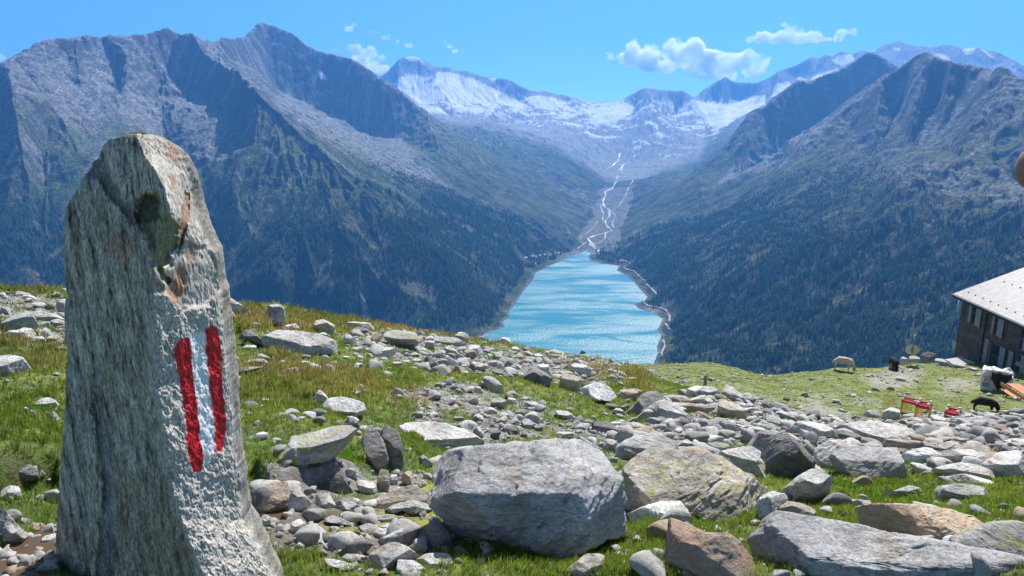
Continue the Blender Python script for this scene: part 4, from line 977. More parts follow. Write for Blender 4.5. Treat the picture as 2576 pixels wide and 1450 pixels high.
I t|620,440 700,420 770,480 740,550 640,520|
I w|770,500 800,400 900,390 890,600 800,580|
I g|710,350 780,290 850,340 790,380|
I w|70,880 130,820 240,820 330,780 440,790 490,860 480,920 300,960 100,940|
I w|440,930 500,900 600,920 650,990 560,1010 460,990|
I w|500,820 540,790 580,820 550,860|
I w|570,820 620,780 700,830 650,870|
I g|530,760 600,700 690,700 690,770 600,790|
I g|680,700 780,660 880,690 880,780 720,780|
I t|640,920 780,880 860,990 760,1030 620,1020|
M w|-40,950 -30,900 20,897 60,905 79,930 72,950 30,955|large smooth white boulder in the grass at the left edge
J w|215,290 270,240 330,240 405,290 330,315 250,310|
J w|340,350 370,325 415,380 380,395|
J w|0,940 0,850 70,835 140,860 140,930 60,945|
J g|-60,1230 -40,960 50,1020 190,1170 140,1210 60,1240|
J g|135,1090 150,1050 205,1065 200,1100|
J w|275,1240 300,1180 390,1160 390,1270 320,1280|
J g|-20,1350 0,1250 50,1310 40,1360|
J d|75,1320 120,1280 190,1290 160,1330|
J d|190,1330 230,1300 270,1325 220,1345|
J w|290,1410 320,1350 380,1320 380,1420|
J d|20,760 60,700 180,690 260,740 240,790 100,800|
J w|180,730 210,690 250,700 250,740|
J w|255,750 275,720 310,750 290,775|
J w|310,790 330,780 355,795 330,810|
J t|245,920 260,895 300,900 280,940|
L g|700,170 720,110 880,110 900,170 800,200|
L g|910,210 930,110 1080,75 1130,120 1130,230 980,240|rough grey block standing highest on the stone bank below the first red crate
L g|1140,160 1280,140 1450,190 1400,230 1230,210|
L g|1360,300 1400,220 1480,200 1550,290 1500,350 1420,350|
L w|1490,220 1510,150 1620,190 1720,240 1690,300 1570,310|
L g|1750,270 1770,210 1860,195 1960,230 1900,320 1800,310|
L g|1700,390 1730,320 1830,310 1900,370 1850,410|
L g|2170,270 2190,225 2300,220 2320,280 2220,290|
L d|2300,240 2400,240 2440,280 2340,290|
L w|2345,370 2390,300 2440,330 2490,370 2400,390|
L w|2070,150 2110,125 2230,140 2300,170 2180,190|
L d|2305,130 2400,110 2560,80 2600,170 2400,195 2340,170|
L w|280,240 350,190 430,190 550,290 400,290|
L w|270,190 300,160 370,160 340,195|
L t|185,235 220,190 300,200 290,240|
L g|480,220 560,230 620,280 550,285|
L d|560,190 640,170 700,180 690,215 600,215|
L d|1090,260 1150,205 1240,270 1180,290|
L g|1250,290 1290,230 1360,270 1340,330|
L g|2150,440 2180,410 2240,420 2230,480|
L g|2230,520 2270,470 2370,490 2400,540 2300,570|
L w|2040,370 2070,345 2140,360 2120,400|
L t|1900,420 1940,375 2050,390 2000,420|
L g|410,100 450,85 520,125 440,130|
L w|2340,470 2450,450 2570,460 2580,520 2440,530|
L w|1310,390 1400,350 1500,365 1460,390 1360,400|
G w|370,660 400,640 520,670 560,700 500,725 400,700|flat white stone lying on the worn lawn below the satellite dish
G g|440,430 450,350 500,310 590,340 600,430 500,450|
G t|600,400 610,300 700,290 780,310 800,400 680,420|brown block right behind the satellite dish pole
G d|780,400 790,310 880,270 1050,250 1080,300 1020,390 900,410|
G g|1030,380 1050,335 1150,340 1230,400 1250,470 1150,450|
G g|1250,440 1350,415 1500,430 1560,480 1450,500 1300,490|
G w|1200,370 1280,350 1340,380 1300,415 1230,410|
G t|250,460 290,420 380,420 430,450 440,520 340,535 250,500|pale stone in front of the legs of the black sheep by the dish
G w|1580,510 1640,485 1720,500 1780,530 1700,550 1610,540|
G w|1690,610 1780,580 1840,600 1800,640 1720,630|
'''
def unit(v): return v / (np.linalg.norm(v) + 1e-12)
WUP = np.array([0, 0, 1.0])
SD = np.array(SDIR[:])
ALLROCKS = []          # (object, px, py, width px, height px, tone, label or '')
def make_rock(name, outline, tone, label, seed, rmin=0.0, flat=1.0, boxy=None, r=None, base=None):
    o = np.array(outline, float); rs = np.random.RandomState(seed)
    x0, y0 = o.min(0); x1, y1 = o.max(0); cx, cy = (x0 + x1) / 2, (y0 + y1) / 2; wpx, hpx = x1 - x0, y1 - y0
    by = y1 - .12 * hpx
    if r is None:
        h = NG.hit(min(max(cx, -300), 2800), min(by, 1480), rmin)
        if h is None: h = P(cx, by, 22.0)
    else: h = P(cx, by, r)
    fwd = h[1] * cp - h[2] * sp
    mpp = fwd / F_PX; half = .5 * min(wpx, 1.7 * hpx) * mpp * rs.uniform(.75, 1.05) * flat
    fwd += half * .55; dirc = np.array(ray(cx, cy)); c = dirc * fwd      # ray() has unit forward depth
    f = unit(dirc); right = unit(np.cross(f, WUP)); up = np.cross(right, f)
    pts2 = []
    for q in o:
        d = np.array(ray(q[0], q[1])); p = d * (np.dot(c, f) / np.dot(d, f)) - c; pts2.append((p @ right, p @ up))
    pts2 = np.array(pts2); s_ = np.sqrt(np.prod(np.ptp(pts2, axis=0)))
    # outline radius by direction
    nth = 256; th = np.arange(nth) / nth * 2 * np.pi; Rr = np.zeros(nth)
    A_ = pts2; B_ = np.roll(pts2, -1, 0)
    for i, t in enumerate(th):
        d = np.array([math.cos(t), math.sin(t)]); e = B_ - A_
        den = d[0] * e[:, 1] - d[1] * e[:, 0]; den = np.where(np.abs(den) < 1e-12, 1e-12, den)
        tt = (A_[:, 0] * e[:, 1] - A_[:, 1] * e[:, 0]) / den; uu = (A_[:, 0] * d[1] - A_[:, 1] * d[0]) / den
        ok = (tt > 0) & (uu >= -1e-6) & (uu <= 1 + 1e-6); Rr[i] = tt[ok].max() if ok.any() else .3 * s_
    k = np.array([1, 2, 3, 2, 1.0]); k /= k.sum(); Rr = sum(np.roll(Rr, j - 2) * k[j] for j in range(5))
    Rr *= 1 + .14 * np.clip(-np.sin(th), 0, 1)                   # some of it sits in the ground
    sub = 7 if wpx > 260 else 6 if wpx > 90 else 5 if wpx > 22 else 4
    S, Fc = ICO[sub]
    p_ = boxy or rs.uniform(2.4, 4.2)
    rho = np.hypot(S[:, 0], S[:, 1]); z = S[:, 2]; nrm = (rho ** p_ + np.abs(z) ** p_) ** (1 / p_)
    rho2, z2 = rho / nrm, z / nrm; t = np.arctan2(S[:, 1], S[:, 0]) % (2 * np.pi)
    Rv = np.interp(t, np.append(th, 2 * np.pi), np.append(Rr, Rr[0]))
    Vw = (np.cos(t) * rho2 * Rv)[:, None] * right + (np.sin(t) * rho2 * Rv)[:, None] * up + (z2 * half)[:, None] * (-f)
    # broken faces
    asp = wpx / max(hpx, 1); tk = (.30 if asp > 1.9 else rs.uniform(.36, .56)) if (wpx > 150 and asp > 1.25) else rs.uniform(.34, .6) if asp > 1.2 else rs.uniform(.55, .75)
    planes = [(unit(WUP + rs.normal(0, .13, 3) + .12 * -f), tk), (unit(-f * 1.0 + np.array([rs.normal(0, .35), 0, rs.uniform(-.55, -.1)])), rs.uniform(.70, .9))]
    for _ in range(rs.randint(8, 15)):
        n = unit(rs.normal(size=3) + .45 * -f); planes.append((n, rs.uniform(.6, .9)))
    soft = rs.uniform(.003, .016) * s_
    for n, kk in planes:
        d = Vw @ n; lim = d.max() * kk; e = d - lim
        e = np.where(e > 0, e - soft * (1 - np.exp(-np.maximum(e, 0) / soft)), 0); Vw = Vw - e[:, None] * n
    for ax_, lo, hi in ((right, pts2[:, 0].min(), pts2[:, 0].max()), (up, pts2[:, 1].min() - .07 * hpx * mpp, pts2[:, 1].max())):
        g_ = Vw @ ax_; ng = lo + (g_ - g_.min()) * (hi - lo) / (g_.max() - g_.min() + 1e-9); Vw = Vw + (ng - g_)[:, None] * ax_
    q = Vw / s_ + seed * 3.7
    lay = unit(rs.normal(size=3) + WUP * 1.2); 
    ql = Vw / s_ - (Vw @ lay)[:, None] * lay / s_ + (Vw @ lay)[:, None] * lay / s_ * 4.5 + seed
    nn = unit_rows(Vw)
    disp = fbm(q[:, 0] * 1.6, q[:, 1] * 1.6, q[:, 2] * 1.6, 3) * .032 + fbm(ql[:, 0] * 2.2, ql[:, 1] * 2.2, ql[:, 2] * 2.2, 4, .55, ridged=True) * .03
    if sub >= 5: disp = disp + fbm(q[:, 0] * 11, q[:, 1] * 11, q[:, 2] * 11, 3, .6) * .014
    if sub >= 7: disp = disp - .03 * sstep(.30, .45, fbm(ql[:, 0] * 3 + 9, ql[:, 1] * 3, ql[:, 2] * 3, 3)) + fbm(q[:, 0] * 30, q[:, 1] * 30, q[:, 2] * 30, 2) * .007
    Vw = Vw + nn * (disp * s_)[:, None]
    colr, mat = TONE[tone]; v = rs.uniform(.85, 1.15)
    ob = mesh_np(name, Vw, Fc[:, ::-1] if np.dot(np.cross(Vw[Fc[0, 1]] - Vw[Fc[0, 0]], Vw[Fc[0, 2]] - Vw[Fc[0, 0]]), Vw[Fc[0, 0]]) < 0 else Fc, mat, smooth=True)
    ob.location = c; ob.color = (*(min(.8, a * v) for a in colr), 1)
    ob.data.name = name
    ALLROCKS.append([ob, cx, cy, wpx, hpx, tone, label, float(np.linalg.norm(c))])
    return ob
def unit_rows(a): return a / (np.linalg.norm(a, axis=1)[:, None] + 1e-12)
for i, ln_ in enumerate(l for l in ROCKS.strip().split('\n')):
    hd, pt, lab = ln_.split('|'); cr, tn = hd.split(); ox, oy, sc_ = CROP[cr]
    ol = [tuple(float(v) for v in q.split(',')) for q in pt.split()]
    ol = [(ox + a * sc_, oy + b_ * sc_) for a, b_ in ol]
    w = max(a for a, _ in ol) - min(a for a, _ in ol)
    make_rock('boulder' if w > 45 else 'stone', ol, tn, lab, 100 + i)
# ------------------------------------------------------------------ the painted standing stone
c4 = lambda L: [(x * .4354, 315.7 + y * .4354) for x, y in L]
c5 = lambda L: [(x * .4336, 820.7 + y * .4336) for x, y in L]
SL = c4([(745,50),(700,62),(640,75),(600,110),(570,190),(510,270),(480,300),(440,380),(400,450),(370,530),(358,620),(368,720),(370,800),(385,900),(378,1000),(375,1200),(388,1300)]) + c5([(385,300),(375,500),(360,700),(345,900),(330,1150),(318,1350),(305,1450),(290,1700),(280,1900)])
SR = c4([(835,46),(900,60),(950,85),(1000,120),(1060,190),(1090,280),(1102,380),(1120,470),(1150,560),(1190,650),(1235,730),(1255,800),(1262,900),(1275,1000),(1290,1150),(1305,1300)]) + c5([(1335,300),(1340,450),(1350,600),(1370,750),(1385,850),(1400,1000),(1412,1120),(1480,1220),(1550,1350),(1590,1450),(1680,1700),(1740,1900)])
SM = c4([(790,48),(830,170),(890,260),(950,380),(975,480),(985,560),(960,640),(900,740),(885,860),(880,980),(870,1150),(880,1300)]) + c5([(880,300),(930,500),(975,700),(985,850),(1010,1050),(1100,1250),(1180,1430),(1240,1700),(1280,1900)])
Y0 = 2.15
def on_y(px, py):
    X, Y, Z = ray(px, py); return X / Y * Y0, Z / Y * Y0
def rows_of(L):
    a = np.array(L); x, z = on_y(a[:, 0], a[:, 1]); return x, z
(xl, zl), (xr, zr), (xm, zm) = rows_of(SL), rows_of(SR), rows_of(SM)
ztop = max(zl[0], zr[0]) + .001; NR = 640
zz = ztop - (ztop + 2.35) * (np.linspace(0, 1, NR) ** 1.06)
fl = lambda x, z: np.interp(-zz, -z, x)
XL, XR, XM = fl(xl, zl), fl(xr, zr), fl(xm, zm)
XL = XL + .003 * noise3(zz * 9, 3.3, 1.1); XR = XR + .004 * noise3(zz * 9, 7.3, 4.1)
XM = XM + .008 * noise3(zz * 4, 2.2, 8.8)
NF, NB = 400, 90
u = np.linspace(0, 1, NF)
X = XL[:, None] + (XR - XL)[:, None] * (.5 - .5 * np.cos(u * np.pi))[None] ** .93
mfr = ((XM - XL) / (XR - XL))[:, None]; k = (X - XL[:, None]) / (XR - XL)[:, None]
wl = (XR - XL)[:, None]
capk = np.clip((ztop - zz) / .22, 0, 1)[:, None] ** .5
left = np.clip(k / mfr, 0, 1); right_ = np.clip((1 - k) / (1 - mfr), 0, 1)
dep = np.where(k < mfr, .17 * left ** .62, .17 * right_ ** .42 - 0.0 * right_) * capk
dep = np.where(k >= mfr, (.17 - .36 * (1 - right_) ** 1.15) * capk, dep)
Zg = np.repeat(zz[:, None], NF, 1)
SPX, SPY = proj(X, Y0 + 0 * X, Zg)
def spm(poly, soft=8, wob=0):
    d = segdist(SPX, SPY, poly); s = np.where(inpoly(SPX, SPY, poly), d, -d); return sstep(-soft, soft, s + wob)
wn_ = noise3(X * 22, Zg * 22, 5.0); wf = noise3(X * 70, Zg * 60, 9.0)
wb = wn_ * 10 + wf * 4
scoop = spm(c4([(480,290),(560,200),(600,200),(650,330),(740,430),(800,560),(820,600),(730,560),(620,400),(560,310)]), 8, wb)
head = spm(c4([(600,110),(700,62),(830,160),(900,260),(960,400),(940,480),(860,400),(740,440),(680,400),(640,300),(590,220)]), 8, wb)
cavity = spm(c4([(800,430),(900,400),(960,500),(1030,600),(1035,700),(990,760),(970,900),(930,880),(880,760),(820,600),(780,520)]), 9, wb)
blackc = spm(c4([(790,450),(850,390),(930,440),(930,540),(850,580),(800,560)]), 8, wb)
crack = spm(c4([(1065,380),(1100,400),(1085,560),(1060,680),(1030,740),(1040,600),(1055,500)]), 3, wb * .4)
ledge_top = spm(c4([(970,760),(1040,640),(1110,700),(1200,700),(1250,800),(1265,950),(1180,1050),(1060,1050),(975,970)]), 9, wb)
rough = spm(c4([(880,960),(960,980),(1060,1060),(1200,1040),(1275,940),(1300,1300),(1340,1450),(880,1450),(860,1150)]) [:6] + c5([(1350,400),(1385,850),(1410,1120),(1620,1500),(1700,1900),(1290,1900),(1100,1260),(1010,1050),(985,850),(960,700),(900,500),(870,250)]) + c4([(870,1150)]), 8, wb)
upr = spm(c4([(830,50),(1000,110),(1100,280),(1110,450),(1190,640),(1240,740),(1180,700),(1090,640),(1060,520),(1000,560),(960,480),(950,350),(880,230),(830,150)]), 8, wb)
groove = spm(c5([(520,0),(560,200),(590,480),(640,560),(650,750),(660,1100),(660,1450),(560,1450),(600,900),(560,700),(540,400)]), 8, wb)
rustp = np.maximum(spm(c4([(1000,860),(1040,800),(1085,820),(1080,950),(1040,1040),(985,1010),(975,950)]), 10, wb), .9 * spm(c4([(960,90),(1010,130),(1060,200),(1040,220),(980,190)]), 8, wb))
rustp = np.maximum(rustp, .9 * crack); rustp = np.maximum(rustp, .7 * spm(c4([(980,300),(1020,300),(1015,370),(985,370)]), 5, wb)); rustp = np.maximum(rustp, .45 * spm(c4([(620,650),(760,640),(780,760),(700,800),(620,760)]), 22, wb * 2))
rustp = np.maximum(rustp, .7 * spm(c4([(1090,690),(1140,690),(1120,800),(1085,830)]), 6, wb))
brownp = spm(c5([(660,850),(1010,850),(1060,1100),(1150,1450),(650,1450)]), 22, wb * 2)
ysp = spm(c4([(935,820),(975,800),(1000,840),(985,880),(945,850)]), 4, wb * .3)
sw = wf * 3.0 + noise3(X * 160, Zg * 160, 2.0) * 2.0
red = np.maximum(spm(c5([(1008,135),(1040,80),(1090,65),(1105,120),(1118,250),(1135,400),(1150,550),(1170,700),(1185,750),(1165,840),(1120,855),(1090,720),(1075,560),(1060,400),(1030,250)]), 1.2, sw), spm(c5([(1195,20),(1220,-5),(1262,5),(1280,100),(1285,200),(1290,330),(1305,500),(1312,600),(1300,680),(1285,735),(1250,730),(1245,600),(1235,480),(1215,330),(1195,120)]), 1.2, sw))
wht = spm(c5([(1098,60),(1150,30),(1195,40),(1200,200),(1215,350),(1237,500),(1250,620),(1245,720),(1220,800),(1180,810),(1170,700),(1150,550),(1135,400),(1115,200)]), 1.2, sw)
mid_ = fbm(X * 13, Zg * 8, 5.5, 3, .5)
dep = dep - .022 * scoop - .035 * cavity * (1 - ysp * .9) - .03 * crack - .02 * groove + .012 * rough - .018 * ledge_top
streak = noise3(X * 95, Zg * 14, 1.0) * .5 + noise3(X * 210, Zg * 34, 4.0) * .35 + noise3(X * 40, Zg * 5, 7.0) * .5
grain = fbm(X * 105, Zg * 80, 3.3, 3, .65, ridged=True) ; coarse = fbm(X * 42, Zg * 26, 8.3, 4, .62, ridged=True)
edge = sstep(0, .05, k) * sstep(0, .05, 1 - k)
isr = np.clip(rough + upr * .7, 0, 1)
dep = dep + (streak * .0068 * (1 - isr) * (1 - .6 * scoop) + head * streak * .010 + isr * (1 - .35 * np.maximum(red, wht)) * ((coarse - .2) * .010 + (grain - .2) * .006 + mid_ * .020)) * edge + .006 * noise3(X * 7, Zg * 5, 2.0)
# back of the stone
ub = np.linspace(0, 1, NB + 2)[1:-1]
XB = XR[:, None] + (XL - XR)[:, None] * (.5 - .5 * np.cos(ub * np.pi))[None]
DB = (-.19 * (1 - ub)[None] - .24 * np.sin(ub * np.pi)[None] ** .7) * capk + .012 * noise3(XB * 9, np.repeat(zz[:, None], NB, 1) * 9, 6.0)
VY = Y0 - np.concatenate([dep, DB], 1); kf = VY / Y0; kf[:, NF:] = kf[:, NF - 1:NF] * (1 - ub)[None] + kf[:, :1] * ub[None]; VX = np.concatenate([X, XB], 1) * kf; VZ = np.repeat(zz[:, None], NF + NB, 1) * kf
bump_e = (fbm(VX * 26, VY * 26, VZ * 20, 3) * .007 + fbm(VX * 80, VY * 80, VZ * 60, 2) * .002); VX = VX + bump_e * np.sign(VX - VX.mean(1)[:, None])
# close and round the top
VZ = VZ + 0
M_ = NF + NB; kk = np.arange(NR * M_).reshape(NR, M_); nx = np.roll(kk, -1, 1)
Fq = np.stack([kk[:-1], kk[1:], nx[1:], nx[:-1]], -1).reshape(-1, 4)
Vs = np.stack([VX, VY, VZ], -1).reshape(-1, 3); tc_ = np.array([[VX[0].mean(), VY[0].mean(), ztop + .004], [VX[-1].mean(), VY[-1].mean(), zz[-1]]])
Ft = np.concatenate([np.stack([kk[0], nx[0], np.full(M_, len(Vs))], 1), np.stack([nx[-1], kk[-1], np.full(M_, len(Vs) + 1)], 1)])
Vs = np.concatenate([Vs, tc_])
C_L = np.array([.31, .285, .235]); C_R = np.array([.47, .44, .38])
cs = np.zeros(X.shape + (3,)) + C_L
cs = cs * (1 + 1.5 * np.clip(streak, -.62, .9))[..., None]
cs = mix(cs, np.array([.34, .30, .22]), sstep(-.1, .6, wn_) * .35)
cs = mix(cs, np.array([.27, .20, .13]), brownp * (.35 + .25 * wn_))
cs = mix(cs, np.array([.17, .18, .19]) * (1 + .5 * streak[..., None]), groove * .7)
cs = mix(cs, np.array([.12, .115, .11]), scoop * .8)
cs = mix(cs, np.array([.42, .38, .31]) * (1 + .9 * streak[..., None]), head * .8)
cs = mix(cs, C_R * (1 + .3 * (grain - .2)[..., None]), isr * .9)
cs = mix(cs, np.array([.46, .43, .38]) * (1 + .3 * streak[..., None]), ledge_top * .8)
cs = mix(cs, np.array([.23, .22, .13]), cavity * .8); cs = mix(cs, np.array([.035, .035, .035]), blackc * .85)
cs = mix(cs, np.array([.33, .15, .06]), rustp * .8); cs = mix(cs, np.array([.62, .60, .42]), ysp)
cs = mix(cs, np.array([.06, .06, .06]), sstep(.28, .5, -grain + .35 * wf) * isr * .5)
cs = mix(cs, np.array([.82, .85, .90]), wht); cs = mix(cs, np.array([.62, .012, .018]), red)
paint = np.maximum(red, wht)
cb = np.zeros(XB.shape + (3,)) + C_L * .9
call = np.clip(np.concatenate([np.concatenate([cs, cb], 1).reshape(-1, 3), [C_R, C_L]]), .01, .85)
pall = np.concatenate([np.concatenate([paint, np.zeros(XB.shape)], 1).ravel(), [0, 0]])
m, nt, b = newmat('streaked_gneiss'); at = N(nt, 'Attribute', attribute_name='tone'); pa = N(nt, 'Attribute', attribute_name='paint')
tc = N(nt, 'TexCoord'); mp = N(nt, 'Mapping'); mp.inputs['Scale'].default_value = (1, 1, .3); nt.links.new(tc.outputs['Object'], mp.inputs[0])
nz = N(nt, 'TexNoise', i_Scale=190.0, i_Detail=5.0, i_Roughness=.75); nt.links.new(mp.outputs[0], nz.inputs['Vector'])
r1 = ramp(nt, nz.outputs[0], [(.33, .28), (.5, 1.0), (.68, 1.9)]); iv = N(nt, 'Math', operation='SUBTRACT', i_0=1.0); nt.links.new(pa.outputs['Fac'], iv.inputs[1])
nt.links.new(mixc(nt, iv.outputs[0], at.outputs['Color'], mixc(nt, 1.0, at.outputs['Color'], r1.outputs[0], 'MULTIPLY')), b.inputs['Base Color'])
rg = ramp(nt, pa.outputs['Fac'], [(.3, .85), (.8, .38)]); nt.links.new(rg.outputs[0], b.inputs['Roughness']); b.inputs['Specular IOR Level'].default_value = .4
bump(nt, b, nz.outputs[0], .8, .004)
st = mesh_np('standing_stone', Vs, [Fq, Ft], m, smooth=True, attrs={'tone': call, 'paint': pall})
tag(st, 'tall streaked standing stone with a painted red white red trail marking', 'standing stone')
# ------------------------------------------------------------------ small builders
def part(name, V, F, mat, parent, loc=None, smooth=False):
    me = bpy.data.meshes.new(name); me.from_pydata([tuple(map(float, v)) for v in V], [], F); me.materials.append(mat)
    if smooth:
        for p in me.polygons: p.use_smooth = True
    o = bpy.data.objects.new(name, me); COL.objects.link(o); o.parent = parent
    return o
BF = [(0, 3, 2, 1), (4, 5, 6, 7), (0, 1, 5, 4), (1, 2, 6, 5), (2, 3, 7, 6), (3, 0, 4, 7)]
def box(x0, y0, z0, x1, y1, z1): return [(x0, y0, z0), (x1, y0, z0), (x1, y1, z0), (x0, y1, z0), (x0, y0, z1), (x1, y0, z1), (x1, y1, z1), (x0, y1, z1)]
def joinvf(L):
    V = []; F = []
    for v, f in L:
        k = len(V); V += list(v); F += [tuple(i + k for i in q) for q in f]
    return V, F
def tube(pts, rad, n=8):
    """smooth tube through points; rad number or list"""
    P_ = [np.array(p, float) for p in pts]; R_ = rad if isinstance(rad, (list, tuple)) else [rad] * len(P_); V = []; F = []
    for i, p in enumerate(P_):
        d = unit(P_[min(i + 1, len(P_) - 1)] - P_[max(i - 1, 0)]); a = unit(np.cross(d, (0, 0, 1) if abs(d[2]) < .9 else (1, 0, 0))); c_ = np.cross(d, a)
        for j in range(n):
            t = 2 * math.pi * j / n; V.append(p + (a * math.cos(t) + c_ * math.sin(t)) * R_[i])
    for i in range(len(P_) - 1):
        for j in range(n): F.append((i * n + j, i * n + (j + 1) % n, (i + 1) * n + (j + 1) % n, (i + 1) * n + j))
    F.append(tuple(range(n))[::-1]); F.append(tuple((len(P_) - 1) * n + j for j in range(n)))
    return V, F
def on_z(px, py, z):
    d = np.array(ray(px, py)); return d * (z / d[2])
GC = lambda x, y: (2197 + .148 * x, 852.3 + .148 * y)
HC = lambda x, y: (2386.4 + .2437 * x, 656.6 + .2437 * y)
# ------------------------------------------------------------------ mountain hut
q0 = P(2423, 747, 63); ze = q0[2]; g0 = P(2411, 733, 63.3); g1 = on_z(2575, 804, g0[2]); dw = np.array([g1[0] - g0[0], g1[1] - g0[1], 0]); dw = unit(dw)      # along the wall, towards us
nw = np.array([-dw[1], dw[0], 0]); nw = nw if nw[0] > 0 else -nw                                                          # into the building
hut = empty('mountain_hut', (float(q0[0]), float(q0[1]), float(ze - 4.7)))
yaw = math.atan2(dw[1], dw[0]); hut.rotation_euler = (0, 0, yaw)
sgn = 1.0 if np.dot(np.cross([0, 0, 1], dw), nw) > 0 else -1.0   # local +Y * sgn points into the building
tag(hut, 'dark shingled mountain hut with pale grey roof and open grey shutters', 'hut')
HW = 4.7
def wl_pt(px, py):
    d = np.array(ray(px, py)); k_ = np.dot(np.array([q0[0], q0[1], 0]), nw) / np.dot(d, nw); p = d * k_
    return float(np.dot(p - q0, dw)), float(p[2] - (ze - HW))
def LY(v): return v * sgn
m_sh, nt, b = newmat('weathered_shingles'); tc = N(nt, 'TexCoord'); mp = N(nt, 'Mapping'); mp.inputs['Rotation'].default_value = (R(90), 0, 0); nt.links.new(tc.outputs['Object'], mp.inputs[0])
br = N(nt, 'TexBrick', i_Scale=1.0); br.inputs['Color1'].default_value = (.075, .066, .055, 1); br.inputs['Color2'].default_value = (.17, .145, .12, 1); br.inputs['Mortar'].default_value = (.02, .018, .016, 1)
br.inputs['Mortar Size'].default_value = .008; br.inputs['Brick Width'].default_value = .09; br.inputs['Row Height'].default_value = .12
nt.links.new(mp.outputs[0], br.inputs['Vector']); nz = N(nt, 'TexNoise', i_Scale=1.3, i_Detail=6.0, i_Roughness=.7); nt.links.new(tc.outputs['Object'], nz.inputs['Vector'])
rr1 = ramp(nt, nz.outputs[0], [(.35, .65), (.5, 1.0), (.68, 1.9)]); rc = ramp(nt, nz.outputs[0], [(.55, 0.0), (.7, .5)])
nt.links.new(mixc(nt, rc.outputs[0], mixc(nt, 1.0, br.outputs[0], rr1.outputs[0], 'MULTIPLY'), (.13, .08, .04)), b.inputs['Base Color']); b.inputs['Roughness'].default_value = .9; bump(nt, b, br.outputs['Fac'], .6, -.03)
m_rf, nt, b = newmat('pale_roof_shingles'); tc = N(nt, 'TexCoord')
br = N(nt, 'TexBrick', i_Scale=1.0); br.inputs['Color1'].default_value = (.15, .15, .155, 1); br.inputs['Color2'].default_value = (.25, .25, .255, 1); br.inputs['Mortar'].default_value = (.16, .16, .17, 1)
br.inputs['Mortar Size'].default_value = .012; br.inputs['Brick Width'].default_value = .26; br.inputs['Row Height'].default_value = .30
nt.links.new(tc.outputs['Object'], br.inputs['Vector']); nt.links.new(br.outputs[0], b.inputs['Base Color']); b.inputs['Roughness'].default_value = .55; bump(nt, b, br.outputs['Fac'], .5, -.02)
m_tim = plain('grey_weathered_timber', (.27, .27, .275), .85, var=.25, scale=6); m_br = plain('brown_timber', (.16, .10, .06), .8, var=.25, scale=6)
m_dk = plain('dark_gutter_metal', (.03, .03, .033), .5); m_gl = plain('window_glass', (.02, .03, .04), .08); m_rd = plain('red_brown_paint', (.20, .05, .035), .7)
WLEN = 17.0
part('wall', box(0, min(LY(0), LY(9)), -1.2, WLEN, max(LY(0), LY(9)), HW), BF, m_sh, hut)
# roof: slope chosen so that the verge climbs as it does in the photograph
e0 = P(2411, 733, 63.3); lx0 = float(np.dot(e0 - q0, dw)); ly0 = float(np.dot(e0 - q0, nw)); ly0 = min(ly0, -.55); lx0 = min(lx0, -.3)
hz = 2.0
for it in range(40):
    w = np.array([q0[0], q0[1], 0]) + dw * lx0 + nw * 4.5 + np.array([0, 0, ze + hz]); sx, sy = proj(*w); ty = 733 + (677 - 733) * (sx - 2411) / 165.0
    hz += (sy - ty) / F_PX * 60
th_ = .14; pitch_h = hz * (4.5 - ly0) / 4.5
roof = part('roof', [(lx0, LY(ly0), HW), (WLEN + .5, LY(ly0), HW), (WLEN + .5, LY(4.5), HW + hz), (lx0, LY(4.5), HW + hz), (lx0, LY(9.6), HW), (WLEN + .5, LY(9.6), HW),
                     (lx0, LY(ly0), HW + th_), (WLEN + .5, LY(ly0), HW + th_), (WLEN + .5, LY(4.5), HW + hz + th_), (lx0, LY(4.5), HW + hz + th_), (lx0, LY(9.6), HW + th_), (WLEN + .5, LY(9.6), HW + th_)],
            [(0, 1, 2, 3), (3, 2, 5, 4), (6, 9, 8, 7), (9, 10, 11, 8), (0, 6, 7, 1), (4, 5, 11, 10), (0, 3, 9, 6), (3, 4, 10, 9), (1, 7, 8, 2), (2, 8, 11, 5)], m_rf, hut)
V, F = joinvf([(box(lx0 - .03, min(LY(ly0 - .13), LY(ly0 - .01)), HW - .02, WLEN + .5, max(LY(ly0 - .13), LY(ly0 - .01)), HW + .10), BF), (box(lx0 - .03, min(LY(ly0), LY(ly0 + .04)), HW - .16, WLEN + .5, max(LY(ly0), LY(ly0 + .04)), HW - .005), BF)])
part('gutter', V, F, m_dk, hut)
def roof_z(y): return HW + th_ + hz * (y - ly0) / (4.5 - ly0)
gsb = box(-.03, -.04, 0, .03, .04, .07)
for yy, xs in ((.12, np.arange(.4, 16, 1.0)), (2.3, np.arange(.9, 16, 1.0))):
    for x in xs:
        o = part('snow_guard', gsb, BF, m_dk, roof); o.location = (float(x), float(LY(yy)), float(roof_z(yy)) - .01)
def wboard(name, quad, t0, t1, mat, parent=None):
    """quad: four H-crop pixels on the wall (tl, tr, br, bl) -> board standing t0..t1 proud of the wall"""
    q = [wl_pt(*HC(*p)) for p in quad]; s0 = (q[0][0] + q[3][0]) / 2; s1 = (q[1][0] + q[2][0]) / 2; z1 = (q[0][1] + q[1][1]) / 2; z0 = (q[2][1] + q[3][1]) / 2
    y0, y1 = sorted((LY(-t0), LY(-t1)))
    return part(name, box(s0, y0, z0, s1, y1, z1), BF, mat, parent or hut), (s0, s1, z0, z1)
